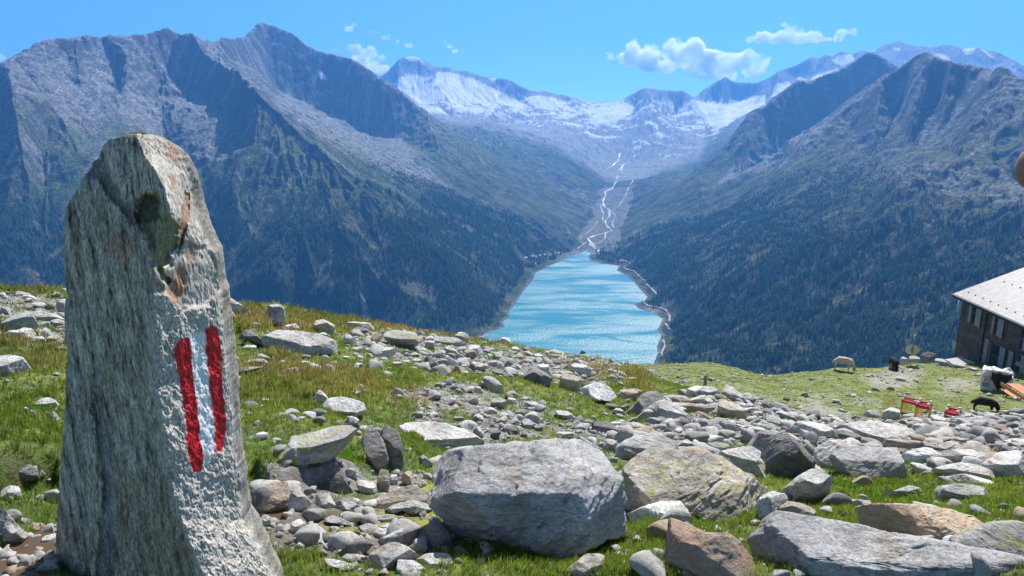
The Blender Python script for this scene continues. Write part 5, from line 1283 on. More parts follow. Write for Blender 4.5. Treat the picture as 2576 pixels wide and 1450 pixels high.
def window(quad, lsh, rsh):
    fr, (s0, s1, z0, z1) = wboard('window', quad, -.02, .03, m_br)
    part('pane', box(s0 + .06, min(LY(-.04), LY(-.034)), z0 + .06, s1 - .06, max(LY(-.04), LY(-.034)), z1 - .06), BF, m_gl, fr)
    V, F = joinvf([(box(s0 + .02, min(LY(-.05), LY(-.042)), (z0 + z1) / 2 - .03, s1 - .02, max(LY(-.05), LY(-.042)), (z0 + z1) / 2 + .03), BF), (box(s0 - .05, min(LY(-.12), LY(.0)), z0 - .07, s1 + .05, max(LY(-.12), LY(.0)), z0 - .005), BF)])
    part('sill', V, F, m_br, fr)
    for s in (lsh, rsh):
        if s: wboard('shutter', s, .06, .11, m_tim)
window([(266,425),(308,440),(280,655),(238,640)], [(238,410),(264,420),(236,640),(212,630)], [(312,428),(366,446),(330,690),(280,668)])
window([(500,520),(536,530),(510,775),(474,760)], [(478,505),(498,515),(472,760),(452,750)], [(540,528),(602,552),(560,800),(508,778)])
window([(462,850),(548,885),(508,1115),(420,1090)], [(398,800),(434,815),(382,1100),(344,1085)], [(552,885),(604,905),(568,1125),(512,1108)])
wboard('panel', [(436,835),(460,845),(420,1095),(386,1085)], .05, .09, m_br)
wboard('shutter', [(638,925),(680,943),(640,1255),(596,1235)], .06, .11, m_tim)
window([(700,960),(760,985),(722,1290),(664,1265)], None, [(764,975),(830,1000),(790,1310),(728,1290)])
window([(760,680),(800,700),(770,930),(726,910)], None, [(804,700),(850,720),(820,950),(774,930)])
s_, z_ = wl_pt(*HC(425, 500)); V, F = tube([(s_ - .25, LY(ly0 + .05), HW - .05), (s_, LY(-.14), HW - .35), (s_, LY(-.14), .1), (s_ + .0, LY(-.3), .0)], .055)
part('downpipe', V, F, m_dk, hut, smooth=True)
s_, z_ = wl_pt(*HC(135, 400)); V, F = tube([(-.15, LY(-.1), HW - .2), (-.28, LY(-.12), HW - .3), (-.28, LY(-.12), HW - 1.3)], .05); part('vent_pipe', V, F, plain('white_plastic_pipe', (.6, .6, .6), .5), hut, smooth=True)
# red trough at the foot of the wall
a0 = NG.hit(*HC(195, 1030), 20); a1 = NG.hit(*HC(315, 1110), 20)
if a0 is not None and a1 is not None:
    zt = gz(a0[0], a0[1]); t = empty('red_trough', tuple(a0)); t.rotation_euler = (0, 0, yaw); L_ = 2.6
    part('trough', *joinvf([(box(0, -.16, -.25, L_, .16, -.1), BF), (box(0, -.16, -.097, L_, -.12, .12), BF), (box(0, .12, -.097, L_, .16, .12), BF), (box(-.04, -.16, -.25, -.003, .16, .12), BF), (box(L_ + .003, -.16, -.25, L_ + .04, .16, .12), BF)]), m_rd, t)
    part('rim', *joinvf([(box(-.05, -.18, .124, L_ + .05, -.10, .15), BF), (box(-.05, .10, .124, L_ + .05, .18, .15), BF)]), plain('pale_rim', (.6, .5, .45), .6), t)
    tag(t, 'long red brown trough at the foot of the dark hut wall', 'trough')
# slatted pallet
a0 = NG.hit(*GC(1460, 430), 20)
if a0 is not None:
    t = empty('pallet', (a0[0], a0[1], gz(a0[0], a0[1]) + .1)); t.rotation_euler = (R(8), 0, yaw + R(10)); m_p = plain('bleached_boards', (.62, .60, .57), .8)
    for i in range(7): o = part('slat', box(-.06, -.65, 0, .06, .65, .03), BF, m_p, t); o.location = ((i - 3) * .2, 0, .1)
    for i in (-1, 0, 1): o = part('bearer', box(-.75, -.05, 0, .75, .05, .09), BF, m_p, t); o.location = (0, i * .55, .005)
    tag(t, 'bleached slatted wooden pallet lying on stones beside the hut', 'pallet')
# ------------------------------------------------------------------ satellite dish
a0 = NG.hit(*GC(630, 445), 20); x_, y_, z_ = a0; dish = empty('satellite_dish', (x_, y_, z_))
tag(dish, 'round grey satellite dish seen from behind on a thin pole at the lawn edge', 'satellite dish')
m_di = plain('dish_paint', (.55, .56, .55), .5, var=.05); m_gm = plain('galvanised_metal', (.30, .31, .32), .4, metal=.6)
sc1 = (a0[1] * cp - a0[2] * math.sin(PITCH)) / F_PX
zc_ = (GC(0, 445)[1] - GC(0, 200)[1]) * sc1 * 1.05; rd = 15.5 * sc1
V, F = tube([(0, 0, -.2), (0, 0, zc_ + .55)], .035); part('pole', V, F, m_gm, dish, smooth=True)
V, F = tube([(0, .0, zc_ + .55), (.03, 0, zc_ + .55 + 62 * sc1)], .012, 6); an = part('antenna', V, F, m_gm, dish); 
V, F = tube([(0, 0, zc_ + .9), (0, 0, zc_ + 1.15)], .05, 8); part('collar', V, F, m_di, an)
nr, ns = 8, 32; V = []; F = []
for s, off in ((1, 0), (-1, .02)):
    b0 = len(V); V.append((0, 0, -.12 * rd * 2 + off))
    for i in range(1, nr + 1):
        q = i / nr
        for j in range(ns): a = 2 * math.pi * j / ns; V.append((q * rd * math.cos(a), q * rd * math.sin(a), -.24 * rd * (1 - q * q) + off))
    for j in range(ns):
        t3 = (b0, b0 + 1 + j, b0 + 1 + (j + 1) % ns); F.append(t3 if s < 0 else t3[::-1])
        for i in range(nr - 1):
            a_, b_, c_, d_ = b0 + 1 + i * ns + j, b0 + 1 + i * ns + (j + 1) % ns, b0 + 1 + (i + 1) * ns + (j + 1) % ns, b0 + 1 + (i + 1) * ns + j
            F.append((a_, d_, c_, b_) if s < 0 else (a_, b_, c_, d_))
o = part('dish', V, F, m_di, dish, smooth=True); az_ = math.atan2(x_, y_)
o.location = (math.sin(az_) * .16, math.cos(az_) * .16, zc_); o.rotation_euler = Vector((math.sin(az_ - .1), math.cos(az_ - .1), .35)).to_track_quat('Z', 'Y').to_euler()
part('bracket', box(-.07, -.06, zc_ - .12, .07, .12, zc_ + .12), BF, m_gm, dish)
# ------------------------------------------------------------------ big white bag
a0 = NG.hit(*GC(1900, 880), 20); sc1 = (a0[1] * cp - a0[2] * math.sin(PITCH)) / F_PX
bag = empty('bulk_bag', (float(a0[0]), float(a0[1]), gz(a0[0], a0[1]))); azb = math.atan2(a0[0], a0[1]); bag.rotation_euler = (0, 0, -azb)
tag(bag, 'big white woven bulk bag with a black cloth hanging over its front, by the hut', 'bag')
W_, H_, D_ = 66 * sc1, 53 * sc1, 58 * sc1
S, Fc = ICO[6]; e_ = .38
Vb = np.sign(S) * np.abs(S) ** e_; Vb = Vb / np.maximum(np.abs(Vb).max(1), 1e-6)[:, None] ** .25
Vb = Vb * [W_ / 2, D_ / 2, H_ / 2]; Vb[:, 2] += H_ / 2; tp = Vb[:, 2] / H_
Vb[:, 0] += W_ * .30; Vb[:, 1] += D_ * .3
Vb += (fbm(Vb[:, 0] * 2.2, Vb[:, 1] * 2.2, Vb[:, 2] * 1.3, 4, .6) * .12)[:, None] * unit_rows(S)
Vb[:, 2] += .22 * sstep(.75, 1, tp) * noise3(Vb[:, 0] * 3, Vb[:, 1] * 3, 1.0)
mbag = plain('white_woven_plastic', (.62, .64, .67), .6, var=.06, scale=12, bmp=.01)
mesh_np('sack', Vb, Fc, mbag, bag, smooth=True)
# the black sheet over its lip: a shell a little larger than the front of the bag
m_blk = plain('black_cloth', (.012, .012, .014), .7)
n_ = 24; V = []; F = []
for i in range(n_ + 1):
    v = i / n_
    for j in range(n_ + 1):
        uu = j / n_; xx = W_ * (.12 + .62 * uu); zt = H_ * 1.07; low = H_ * (.16 + abs(uu - .42) ** .8 * 1.1); zz_ = zt + (max(low, 0) - zt) * v
        V.append((xx, -D_ * .225 - .10 + .25 * D_ * (1 - v) ** 6 + .03 * math.sin(uu * 17), min(zz_, H_ * 1.08)))
for i in range(n_):
    for j in range(n_): k_ = i * (n_ + 1) + j; F.append((k_, k_ + 1, k_ + n_ + 2, k_ + n_ + 1))
o = part('black_cloth', V, F, m_blk, bag, smooth=True); o.modifiers.new('t', 'SOLIDIFY').thickness = .015
V, F = joinvf([tube([(W_ * x0, -D_ * .1, H_ * .98), (W_ * (x0 + .06), -D_ * .25, H_ * 1.1), (W_ * (x0 + .15), -D_ * .1, H_ * 1.0)], .05, 6) for x0 in (-.12, .62)]); part('lifting_strap', V, F, mbag, bag, smooth=True)
fc = bpy.data.curves.new('print', 'FONT'); fc.body = '20'; fc.size = H_ * .33; fc.extrude = .004
to = bpy.data.objects.new('tmp', fc); COL.objects.link(to); bpy.context.view_layer.update()
me = bpy.data.meshes.new_from_object(to.evaluated_get(bpy.context.evaluated_depsgraph_get())); bpy.data.objects.remove(to)
me.name = 'print'; me.materials.clear(); me.materials.append(plain('red_print', (.5, .07, .03), .6)); o = bpy.data.objects.new('print', me); COL.objects.link(o); o.parent = bag
o.location = (-W_ * .12, -D_ * .24 - .05, H_ * .55); o.rotation_euler = (R(90), R(-8), 0)
part('printed_box', box(-W_ * .13, -D_ * .24 - .055, H_ * .28, W_ * .08, -D_ * .24 - .045, H_ * .48), BF, plain('blue_print', (.10, .28, .50), .6), bag)
# ------------------------------------------------------------------ orange beer table and bench
m_or = plain('orange_varnished_wood', (.62, .20, .05), .35, var=.08); m_gs = plain('green_steel', (.03, .05, .04), .5)
def bar(a, b, r=.018): return tube([a, b], r, 6)
def table_like(name, top_px, L, Wd, h, label, cat, back=False):
    # far left corner of the board sits under the given pixel
    p = None
    for rr_ in np.arange(25, 62, .1):
        q = P(*top_px, rr_)
        if q[2] <= gz(q[0], q[1]) + h: p = q; break
    t = empty(name, (float(p[0]), float(p[1]), float(p[2] - h))); ang = yaw - R(2); t.rotation_euler = (0, 0, ang)
    nb_ = 2 if not back else 1
    part('board' if back else 'table_top', *joinvf([(box(0, LY(Wd * i / nb_) if sgn > 0 else LY(Wd * (i + 1) / nb_ - .01), h - .03, L, LY(Wd * (i + 1) / nb_ - .01) if sgn > 0 else LY(Wd * i / nb_), h), BF) for i in range(nb_)]), m_or, t)
    for x in (.25, L - .25):
        part('leg', *joinvf([bar((x, LY(.05), 0), (x, LY(.05), h - .032)), bar((x, LY(Wd - .05), 0), (x, LY(Wd - .05), h - .032)), bar((x, LY(.05), .12), (x, LY(Wd - .05), .12)), bar((x, LY(Wd / 2), .12), (x + (.35 if x < 1 else -.35), LY(Wd / 2), h - .034))]), m_gs, t, smooth=True)
    if back:
        part('backrest', box(0, min(LY(-.06), LY(-.03)), h + .25, L, max(LY(-.06), LY(-.03)), h + .43), BF, m_or, t)
        part('back_frame', *joinvf([bar((x, LY(-.01), h - .03), (x, LY(-.01), h + .42)) for x in (.3, L - .3)]), m_gs, t, smooth=True)
    tag(t, label, cat); return t
table_like('bench', GC(2165, 858), 2.2, .30, .46, 'orange wooden bench with a backrest in front of the white bulk bag', 'bench', True)
table_like('table', GC(2260, 757), 2.6, .72, .78, 'long orange wooden table at the hut wall, right edge of the picture', 'table')
# ------------------------------------------------------------------ red topped stands with yellow mesh
m_red = plain('red_plastic', (.55, .01, .015), .35, var=.08); m_wh = plain('white_fitting', (.7, .68, .62), .5)
m_ye, nt, b = newmat('yellow_wire_mesh'); b.inputs['Base Color'].default_value = (.8, .48, .04, 1); b.inputs['Roughness'].default_value = .5
def mesh_panel(a, b_, z0, z1, st_=.065):
    a = np.array(a, float); b_ = np.array(b_, float); L = np.linalg.norm(b_ - a); n = max(4, int(L / st_)); m_ = max(4, int((z1 - z0) / st_)); R_ = []
    for i in range(n + 1): q = a + (b_ - a) * i / n; R_.append(tube([(q[0], q[1], z0), (q[0], q[1], z1)], .008, 4))
    for j in range(m_ + 1): z = z0 + (z1 - z0) * j / m_; R_.append(tube([(a[0], a[1], z), (b_[0], b_[1], z)], .008, 4))
    return joinvf(R_)
def crate(corners, hgt, label, ends=(0, 1), lean=False):
    c_ = np.mean([GC(*p) for p in corners], 0); z0 = None
    for rr_ in np.arange(25, 60, .1):
        q = P(c_[0], c_[1], rr_)
        if q[2] <= gz(q[0], q[1]) + hgt: z0 = q[2]; break
    w = [on_z(*GC(*p), z0) for p in corners]; ctr = np.mean(w, 0)
    ax = unit((w[1] - w[0] + w[2] - w[3]) / 2); ay = unit(np.cross([0, 0, 1], ax)); L = np.linalg.norm(w[1] - w[0] + w[2] - w[3]) / 2; Wd = abs(np.dot((w[3] - w[0] + w[2] - w[1]) / 2, ay))
    t = empty('red_crate', (float(ctr[0]), float(ctr[1]), float(z0 - hgt))); t.rotation_euler = (0, 0, math.atan2(ax[1], ax[0]))
    L2, W2 = L / 2, Wd / 2
    part('tray', *joinvf([(box(-L2, -W2, hgt - .03, L2, W2, hgt), BF), (box(-L2, -W2 - .03, hgt - .05, L2, -W2 - .002, hgt + .05), BF), (box(-L2, W2 + .002, hgt - .05, L2, W2 + .03, hgt + .05), BF)] + [(box(-L2 + .06, -W2 + Wd * k_ / 5 - .01, hgt + .002, L2 - .06, -W2 + Wd * k_ / 5 + .01, hgt + .02), BF) for k_ in (1, 2, 3, 4)]), m_red, t)
    for sx in (-1, 1):
        for sy in (-1, 1):
            V, F = joinvf([tube([(sx * (L2 - .05), sy * (W2 - .04), hgt + .002), (sx * (L2 - .05), sy * (W2 - .04), hgt + .07), (sx * (L2 - .05), sy * (W2 - .04), hgt + .075)], [.03, .03, .01], 8), tube([(sx * (L2 - .05), sy * (W2 - .04), hgt + .072), (sx * (L2 - .05), sy * (W2 - .04), hgt + .09), (sx * (L2 - .05), sy * (W2 - .04), hgt + .13), (sx * (L2 - .05), sy * (W2 - .04), hgt + .15)], [.02, .055, .055, .02], 10)])
            part('knob', V, F, m_wh, t, smooth=True)
    for e in ends:
        x = -L2 + .01 if e == 0 else L2 - .01
        part('mesh_side', *mesh_panel((x, -W2, 0), (x, W2, 0), 0, hgt - .055), m_ye, t)
    part('mesh_side', *mesh_panel((-L2 + .02, W2, 0), (-L2 + .02 + .34 * L, W2, 0), 0, hgt - .055), m_ye, t)
    tag(t, label, 'crate', 'red topped crates with yellow mesh on the lawn'); return t
crate([(520,1005),(765,1055),(715,1108),(468,1055)], .62, 'red topped yellow mesh crate, the farther one of the touching pair on the lawn')
crate([(765,1075),(1012,1130),(952,1188),(718,1130)], .62, 'red topped yellow mesh crate, the nearer one of the touching pair on the lawn')
crate([(1252,1185),(1505,1240),(1450,1308),(1205,1250)], .40, 'lower red topped crate standing alone nearest the black sheep')
a0 = NG.hit(*GC(265, 1195), 20); t = empty('mesh_frame', tuple(a0)); t.rotation_euler = (0, 0, R(-30))
part('mesh_side', *mesh_panel((-.28, 0, 0), (.28, 0, 0), 0, .72), m_ye, t); part('top_rail', *tube([(-.28, 0, .735), (.28, 0, .735)], .02, 6), m_ye, t)
tag(t, 'bare yellow mesh frame standing on the lawn left of the red crates', 'frame')
# ------------------------------------------------------------------ wooden post
for rr_ in np.arange(19, 40, .05):
    q = P(1773, 944, rr_)
    if q[2] <= gz(q[0], q[1]) + 1.0: break
sc1 = (q[1] * cp - q[2] * math.sin(PITCH)) / F_PX; S_ = []
V = []; F = []; n_ = 10; zs = [-.3, .0, .3, .6, .85, .97, 1.0]
for i, z in enumerate(zs):
    for j in range(n_):
        a = 2 * math.pi * j / n_; r_ = 4.2 * sc1 * (1 + .12 * math.sin(3 * a + z) - .05 * z) * (.8 if i == len(zs) - 1 else 1); V.append((r_ * math.cos(a), r_ * math.sin(a), z + (.03 * math.cos(a) if i > 4 else 0)))
for i in range(len(zs) - 1):
    for j in range(n_): F.append((i * n_ + j, i * n_ + (j + 1) % n_, (i + 1) * n_ + (j + 1) % n_, (i + 1) * n_ + j))
F.append(tuple((len(zs) - 1) * n_ + j for j in range(n_)))
me = bpy.data.meshes.new('wooden_post'); me.from_pydata(V, [], F); me.materials.append(plain('grey_post_wood', (.26, .24, .22), .9, var=.3, scale=9, bmp=.01))
o = bpy.data.objects.new('wooden_post', me); COL.objects.link(o); o.location = (q[0], q[1], q[2] - 1.0); o.rotation_euler = (0, R(2), 0)
tag(o, 'short weathered grey wooden post sticking up behind the boulder pile', 'post')
# ------------------------------------------------------------------ bodies grown from a jointed skeleton
def skin_mesh(name, verts, edges, radii, mat, parent=None, sub=2, root=0, noise_amp=0.0, nscale=8.0):
    me = bpy.data.meshes.new(name); me.from_pydata(verts, edges, []); o = bpy.data.objects.new(name, me); COL.objects.link(o)
    o.modifiers.new('s', 'SKIN'); me.skin_vertices[0].data.foreach_set('use_root', [i == root for i in range(len(verts))])
    for i, r_ in enumerate(radii): me.skin_vertices[0].data[i].radius = (r_, r_) if not isinstance(r_, tuple) else r_
    sb = o.modifiers.new('u', 'SUBSURF'); sb.levels = sb.render_levels = sub
    bpy.context.view_layer.update(); m2 = bpy.data.meshes.new_from_object(o.evaluated_get(bpy.context.evaluated_depsgraph_get())); bpy.data.objects.remove(o)
    m2.name = name; m2.materials.clear(); m2.materials.append(mat)
    if noise_amp:
        for v in m2.vertices:
            n = float(noise3(v.co.x * nscale, v.co.y * nscale, v.co.z * nscale)); v.co += v.normal * n * noise_amp
    for p in m2.polygons: p.use_smooth = True
    o = bpy.data.objects.new(name, m2); COL.objects.link(o)
    if parent: o.parent = parent
    return o
def sheep(px, py, yaw_deg, fleece, legc, label, L=1.15, head_down=True):
    a = NG.hit(px, py, 20); t = empty('sheep', (float(a[0]), float(a[1]), gz(a[0], a[1]))); t.rotation_euler = (0, 0, R(yaw_deg)); t.scale = (L, L, L)
    hd = (.62, 0, .13) if head_down else (.62, 0, .78); nk = (.50, 0, .40) if head_down else (.50, 0, .68)
    v = [(0, 0, .52), (.22, 0, .53), (.38, 0, .52), nk, ((nk[0] + hd[0]) / 2 + .01, 0, (nk[1] + hd[1]) / 2 + .02), hd, (hd[0] + .10, 0, hd[2] - .07), (-.22, 0, .54), (-.42, 0, .52), (-.5, 0, .42), (-.51, 0, .30)]
    e = [(0, 1), (1, 2), (2, 3), (3, 4), (4, 5), (5, 6), (0, 7), (7, 8), (8, 9), (9, 10)]; r_ = [.22, .205, .17, .10, .075, .07, .04, .215, .16, .05, .025]
    for sx, base in ((.28, 1), (-.34, 8)):
        for sy in (-.09, .09):
            k_ = len(v)
            if sx > 0: v += [(sx, sy, .34), (sx + .01, sy, .18), (sx, sy, .03)]; r_ += [.065, .032, .03]
            else: v += [(sx + .03, sy, .36), (sx - .05, sy, .20), (sx - .01, sy, .03)]; r_ += [.085, .035, .03]
            e += [(base, k_), (k_, k_ + 1), (k_ + 1, k_ + 2)]
    skin_mesh('body', v, e, r_, None or fleece, t, 2, 0, .018, 22)
    er = []
    for sy in (-1, 1): er.append(tube([(hd[0] - .01, sy * .05, hd[2] + .05), (hd[0] - .03, sy * .13, hd[2] + .05), (hd[0] - .04, sy * .17, hd[2] + .02)], [.02, .03, .008], 6))
    part('ears', *joinvf(er), legc, t, smooth=True)
    tag(t, label, 'sheep', 'sheep grazing on the lawn'); return t
m_fw = plain('cream_fleece', (.60, .52, .38), .95, var=.15, scale=14, bmp=.02); m_fb = plain('black_fleece', (.012, .010, .010), .95, var=.3, scale=14, bmp=.02); m_fd = plain('dark_brown_fleece', (.022, .016, .013), .95, var=.3, scale=14, bmp=.02)
m_hb = plain('dark_face', (.05, .035, .03), .8)
sheep(2119, 931, -32 + 4, m_fw, m_hb, 'white sheep grazing at the far edge of the lawn', 1.25)
sheep(*GC(330, 520), -100, m_fb, m_hb, 'black sheep standing behind a pale stone left of the satellite dish', 1.15)
sheep(*GC(1870, 1255), -38, m_fd, m_fd, 'dark brown sheep grazing near the right end of the stone bank', 1.05)
# ------------------------------------------------------------------ a hand raised at the right edge
m_sk, nt, b = newmat('skin'); b.inputs['Base Color'].default_value = (.42, .18, .11, 1); b.inputs['Roughness'].default_value = .5; b.inputs['Subsurface Weight'].default_value = .15; b.inputs['Subsurface Radius'].default_value = (.01, .004, .002)
tc = N(nt, 'TexCoord'); nz = N(nt, 'TexNoise', i_Scale=90.0, i_Detail=4.0); nt.links.new(tc.outputs['Object'], nz.inputs['Vector']); bump(nt, b, nz.outputs[0], .4, .001)
tipc = np.array(ray(2568, 424)) * .155
hnd = empty('person', tuple(map(float, tipc)))
tag(hnd, 'raised hand of a person, only a fingertip reaching in at the right edge', 'person')
mm_ = .001
v = [(95, 0, -12), (75, 0, -8), (60, 6, -4), (42, 8, 0), (20, 8, 2), (5, 4, 0), (-1, 1, 0)]; r_ = [24, 22, 12, 9, 8, 7.3, 4.5]; e = [(i, i + 1) for i in range(6)]
def chain(base, pts_, rad):
    k_ = len(v); v.extend(pts_); r_.extend(rad); e.append((base, k_)); e.extend((k_ + i, k_ + i + 1) for i in range(len(pts_) - 1))
chain(1, [(64, -10, -24), (44, -8, -28), (34, 8, -26), (42, 16, -22)], [10, 8.5, 7.8, 6])
chain(0, [(74, -12, -42), (54, -10, -46), (44, 6, -44), (52, 14, -40)], [10, 8.5, 7.8, 6])
chain(0, [(90, -12, -56), (72, -10, -60), (64, 4, -58), (70, 11, -55)], [9, 7.5, 7, 5.5])
chain(1, [(78, 22, 14), (58, 34, 20), (42, 40, 20)], [11, 9, 6.5])
chain(0, [(125, 0, -20), (200, 10, -60), (300, 20, -140)], [24, 30, 38])
az2 = math.atan2(tipc[0], tipc[1])
o = skin_mesh('hand', [(x * mm_, y * mm_, z * mm_) for x, y, z in v], e, [q * mm_ for q in r_], m_sk, hnd, 2, 0)
hnd.rotation_euler = (0, 0, -az2)
# ------------------------------------------------------------------ more single stones where the photograph shows them thick
rsx = np.random.RandomState(77)
FILL = [([(1600,1010),(1900,1010),(2100,1060),(2560,1075),(2560,1180),(2060,1190),(1800,1150),(1640,1100)], 30, (22, 70)),
        ([(870,850),(1000,830),(1200,858),(1540,915),(1560,960),(1300,945),(1100,935),(920,905)], 22, (16, 38)),
        ([(1130,970),(1420,1020),(1560,1080),(1640,1130),(1540,1165),(1300,1135),(1150,1080)], 6, (16, 34))]
taken = [(a[1], a[2], a[3], a[4]) for a in ALLROCKS]
nf = 0
for poly, n, (s0, s1) in FILL:
    pa = np.array(poly); k = 0; tries = 0
    while k < n and tries < 4000:
        tries += 1
        x, y = rsx.uniform(pa[:, 0].min(), pa[:, 0].max()), rsx.uniform(pa[:, 1].min(), pa[:, 1].max())
        if not inpoly(np.array([x]), np.array([y]), poly)[0]: continue
        w = s0 + (s1 - s0) * rsx.rand() ** 1.8; h = w * rsx.uniform(.4, .75)
        if any(abs(x - a) < .42 * (w + c_) and abs(y - b_) < .42 * (h + d_) for a, b_, c_, d_ in taken): continue
        na = rsx.randint(5, 7); an = np.sort(rsx.uniform(0, 6.283, na)); an = np.arange(na) / na * 6.283 + rsx.uniform(-.3, .3, na)
        ol = [(x + math.cos(t) * w / 2 * rsx.uniform(.8, 1.08), y - math.sin(t) * h / 2 * rsx.uniform(.8, 1.08)) for t in an]
        if NG.hit(x, y + h / 2) is None: continue
        make_rock('boulder' if w > 45 else 'stone', ol, rsx.choice(list('wwgggdt')), '', 5000 + nf); nf += 1; k += 1; taken.append((x, y, w, h))
# ------------------------------------------------------------------ loose rubble, too many to count
def proto(seed, sub):
    rs = np.random.RandomState(seed); S, Fc = ICO[sub]; V = S * [1, rs.uniform(.55, .95), rs.uniform(.28, .62)]
    for _ in range(7):
        n = unit(rs.normal(size=3)); d = V @ n; lim = d.max() * rs.uniform(.35, .72); e_ = np.maximum(d - lim, 0); V = V - e_[:, None] * n
    V = V + unit_rows(V) * (noise3(V[:, 0] * 1.7 + seed, V[:, 1] * 1.7, V[:, 2] * 1.7) * .06)[:, None]
    return V, Fc
PR = {s: [proto(900 + 10 * s + i, s) for i in range(7)] for s in (2, 3)}
def rubble(name, n, wgt, smin, smax, label, seed, sub, pw=2.2):
    rs = np.random.RandomState(seed); area = (rn ** 2) * np.gradient(lrn)[:, None] * np.gradient(azn)[None]
    w = area * wgt * (NPX > -600) * (NPX < 3200) * (NPY < 1600) * front * (rn > 1.6) * (rn < 68)
    w = w / rn ** 1.5; idx = rs.choice(w.size, n, p=(w / w.sum()).ravel()); x = NX.ravel()[idx] + rs.normal(0, .02, n); y = NY.ravel()[idx] + rs.normal(0, .02, n)
    r = np.hypot(x, y); size = np.maximum(smin + (smax - smin) * rs.rand(n) ** pw, r * .0022); z = NG.h(x, y) + size * .12
    VV = []; FF = []; CC = []; b0 = 0
    for pi, (Vp, Fp) in enumerate(PR[sub]):
        k = np.where(np.arange(n) % len(PR[sub]) == pi)[0]; m_ = len(k); a = rs.uniform(0, 6.283, m_); tl = rs.normal(0, .25, m_)
        ca, sa = np.cos(a)[:, None], np.sin(a)[:, None]; ct, st_ = np.cos(tl)[:, None], np.sin(tl)[:, None]
        X0, Y0_, Z0_ = Vp[None, :, 0], Vp[None, :, 1], Vp[None, :, 2]; X1 = X0 * ct - Z0_ * st_; Z1 = X0 * st_ + Z0_ * ct
        s_ = size[k][:, None]; VV.append(np.stack([x[k][:, None] + s_ * (X1 * ca - Y0_ * sa), y[k][:, None] + s_ * (X1 * sa + Y0_ * ca), z[k][:, None] + s_ * Z1], -1).reshape(-1, 3))
        FF.append((Fp[None] + (b0 + np.arange(m_) * len(Vp))[:, None, None]).reshape(-1, 3)); b0 += m_ * len(Vp)
        base = np.array([[.50, .485, .45], [.36, .35, .33], [.22, .215, .21], [.38, .29, .20], [.43, .41, .37]])[rs.choice(5, m_, p=[.33, .3, .15, .07, .15])] * rs.uniform(.8, 1.15, (m_, 1))
        CC.append(np.repeat(base, len(Vp), 0))
    m = bpy.data.materials.get('loose_stone')
    if m is None:
        m, nt, b = newmat('loose_stone'); at = N(nt, 'Attribute', attribute_name='tone'); tc = N(nt, 'TexCoord'); nz = N(nt, 'TexNoise', i_Scale=30.0, i_Detail=8.0, i_Roughness=.75); nt.links.new(tc.outputs['Object'], nz.inputs['Vector'])
        r1 = ramp(nt, nz.outputs[0], [(.33, .5), (.5, .95), (.7, 1.3)]); nt.links.new(mixc(nt, 1.0, at.outputs['Color'], r1.outputs[0], 'MULTIPLY'), b.inputs['Base Color']); b.inputs['Roughness'].default_value = .85; bump(nt, b, nz.outputs[0], .8, .015)
    tag(mesh_np(name, np.concatenate(VV), np.concatenate(FF), m, smooth=False, attrs={'tone': np.concatenate(CC)}), label, 'rubble', kind='stuff')
big_f = pm([(1560,1000),(1900,1000),(2100,1055),(2600,1065),(2600,1200),(2050,1200),(1800,1170),(1560,1130)], 15) * (1 - lawn)
rubble('block_rubble', 900, big_f * (1 - .4 * grassm), .05, .24, 'broken blocks wedged between the larger boulders of the right hand boulder field', 36, 3, 2.0)
cr_f = pm([(880,850),(1000,832),(1200,860),(1560,915),(1600,985),(1300,960),(1100,950),(900,920)], 12) * (1 - lawn)
rubble('crest_rubble', 420, cr_f, .06, .26, 'broken blocks lying along the rubble band of the crest', 37, 3, 2.2)
mudf = pm([(-60,1320),(135,1320),(140,1500),(-60,1500)], 10)
rubble('mud_stones', 160, mudf, .008, .05, 'small wet stones in the mud beside the painted standing stone', 38, 3, 2.0)
field = np.maximum(gravel, 0) * (1 - lawn) * (1 - .65 * pm([(600,1225),(720,1205),(1080,1190),(1095,1400),(900,1400),(700,1385),(640,1340)], 20))
rim = np.zeros_like(ZN)
for a in ALLROCKS:
    if a[3] > 40: rim = np.maximum(rim, np.exp(-(((NPX - a[1]) / (a[3] * .75)) ** 2 + ((NPY - a[2] - a[4] * .3) / (a[4] * .7)) ** 2)) * front)
rubble('rubble', 3000, field * (.25 + sstep(-.3, .3, gn2 + gn1 * .5)) + .05 * rim, .025, .14, 'loose angular stones filling the ground between the boulders', 31, 3)
rubble('gravel', 16000, field + .10 * (1 - lawn) * sstep(.1, .4, gn2) * .3 + .15 * rim * (1 - lawn), .008, .045, 'small gravel and pebbles lying over the bare patches of the meadow', 32, 2, 1.6)
rubble('scattered_stones', 900, (1 - lawn) * (grassm * .10 * sstep(-.2, .4, gn1) + .02), .03, .12, 'small pale stones scattered through the meadow grass', 33, 3, 2.6)
far_st = ((rn > 26) & (NPX > 1560)) * front * (.12 + worn + .8 * sstep(.2, .5, gn1 + gn5)) * sstep(1040, 1020, NPY)
rubble('lawn_stones', 550, far_st, .05, .28, 'pale stones and flat flakes dotting the lawn and the far knoll', 34, 3, 3.0)
bankm = np.zeros_like(ZN); bankm = pm([(2290,1040),(2600,1030),(2600,1120),(2400,1110),(2290,1090)], 12)
rubble('bank_rubble', 700, bankm, .08, .35, 'broken rocks of the stone bank between the lawn and the polished slabs', 35, 3, 1.8)
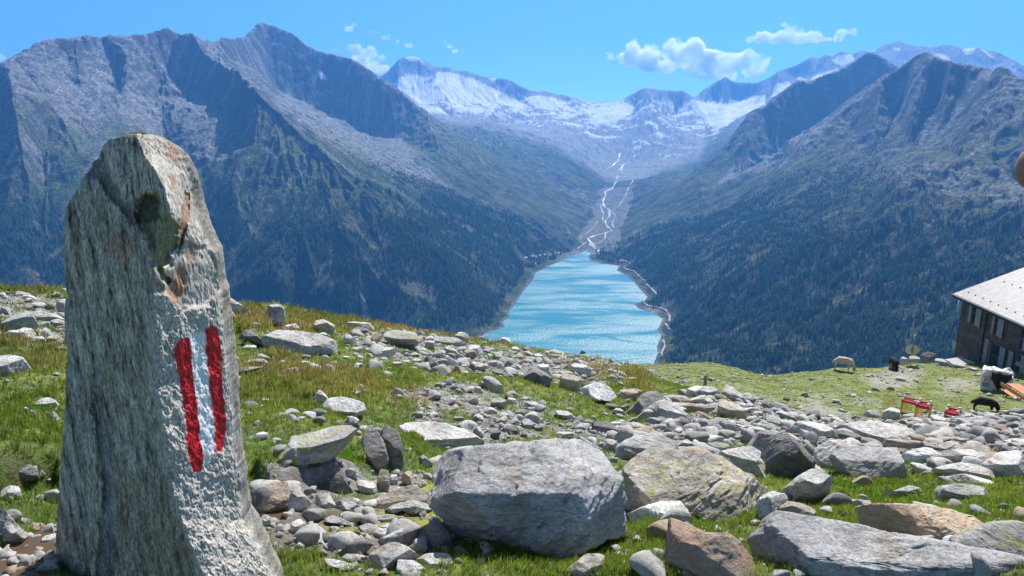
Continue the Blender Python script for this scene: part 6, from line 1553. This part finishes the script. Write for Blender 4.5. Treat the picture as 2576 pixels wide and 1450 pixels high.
# ------------------------------------------------------------------ what to call every stone
LM = [('the painted standing stone', 360, 900), ('the huge grey granite boulder', 1325, 1250), ('the flat-topped lichen boulder', 1750, 1230), ('the dark round-topped boulder', 1985, 1160), ('the large flat grey slab', 830, 860), ('the upright grey crest boulder', 694, 797), ('the white stone lying on the slab', 865, 1030),
      ('the round orange boulder', 685, 1255), ('the perched angular rock', 1435, 965), ('the wooden post', 1772, 960), ('the broad polished slab', 2200, 1100), ('the stone bank', 2300, 1060), ('the bottom right gneiss slab', 2200, 1400), ('the white left edge boulder', 30, 928), ('the muddy puddle', 60, 1400),
      ('the wide orange and cream slab', 2320, 1320), ('the upright orange stone', 943, 858), ('the big rounded grey boulder', 2180, 1165), ('the satellite dish', 2293, 890), ('the brown overhanging block', 1840, 1035), ('the large wedge shaped boulder', 1685, 1040), ('the dark pointed crest stone', 1466, 886), ('the flat-topped grey block', 1620, 1135), ('the dark hut', 2480, 900), ('the smooth cream stone', 920, 1228)]
CT = {'w': 'pale', 'g': 'grey', 'd': 'dark grey', 'o': 'orange brown', 't': 'tan', 'l': 'lichen-spotted', 'L': 'lichen-spotted', 'c': 'cream', 'm': 'grey', 'r': 'rust stained'}
def shp(w, h): q = w / h; return 'long flat' if q > 2.8 else 'low' if q > 1.9 else 'rounded' if q > 1.15 else 'blocky' if q > .85 else 'upright'
ORD = ['the nearest', 'second nearest', 'third nearest', 'fourth nearest', 'fifth nearest', 'sixth nearest', 'seventh nearest', 'eighth nearest', 'ninth nearest']
cand = []
for a in ALLROCKS:
    ob, x, y, w, h, tn, lab, dist = a
    if lab: tag(ob, lab, 'boulder' if w > 45 else 'stone'); continue
    nm, lx, ly = min(LM, key=lambda q: math.hypot(q[1] - x, 1.4 * (q[2] - y))); dx, dy = x - lx, y - ly
    rel = ('left of' if dx < 0 else 'right of') if abs(dx) > 1.3 * abs(dy) else ('behind' if dy < 0 else 'in front of')
    size = 'big' if w > 110 else 'middling' if w > 55 else 'small' if w > 28 else 'tiny'
    cand.append((f"{size} {shp(w, h)} {CT[tn]} {'boulder' if w > 45 else 'stone'} {rel} {nm}", math.hypot(dx, dy), ob, w))
from collections import defaultdict
grp = defaultdict(list)
for t_, d, ob, w in cand: grp[t_].append((d, ob, w))
for t_, L_ in grp.items():
    L_.sort(key=lambda q: q[0])
    for i, (d, ob, w) in enumerate(L_):
        tag(ob, t_ if len(L_) == 1 else f"{t_}, {ORD[i]}", 'boulder' if w > 45 else 'stone', 'boulders and stones scattered over the alpine meadow')
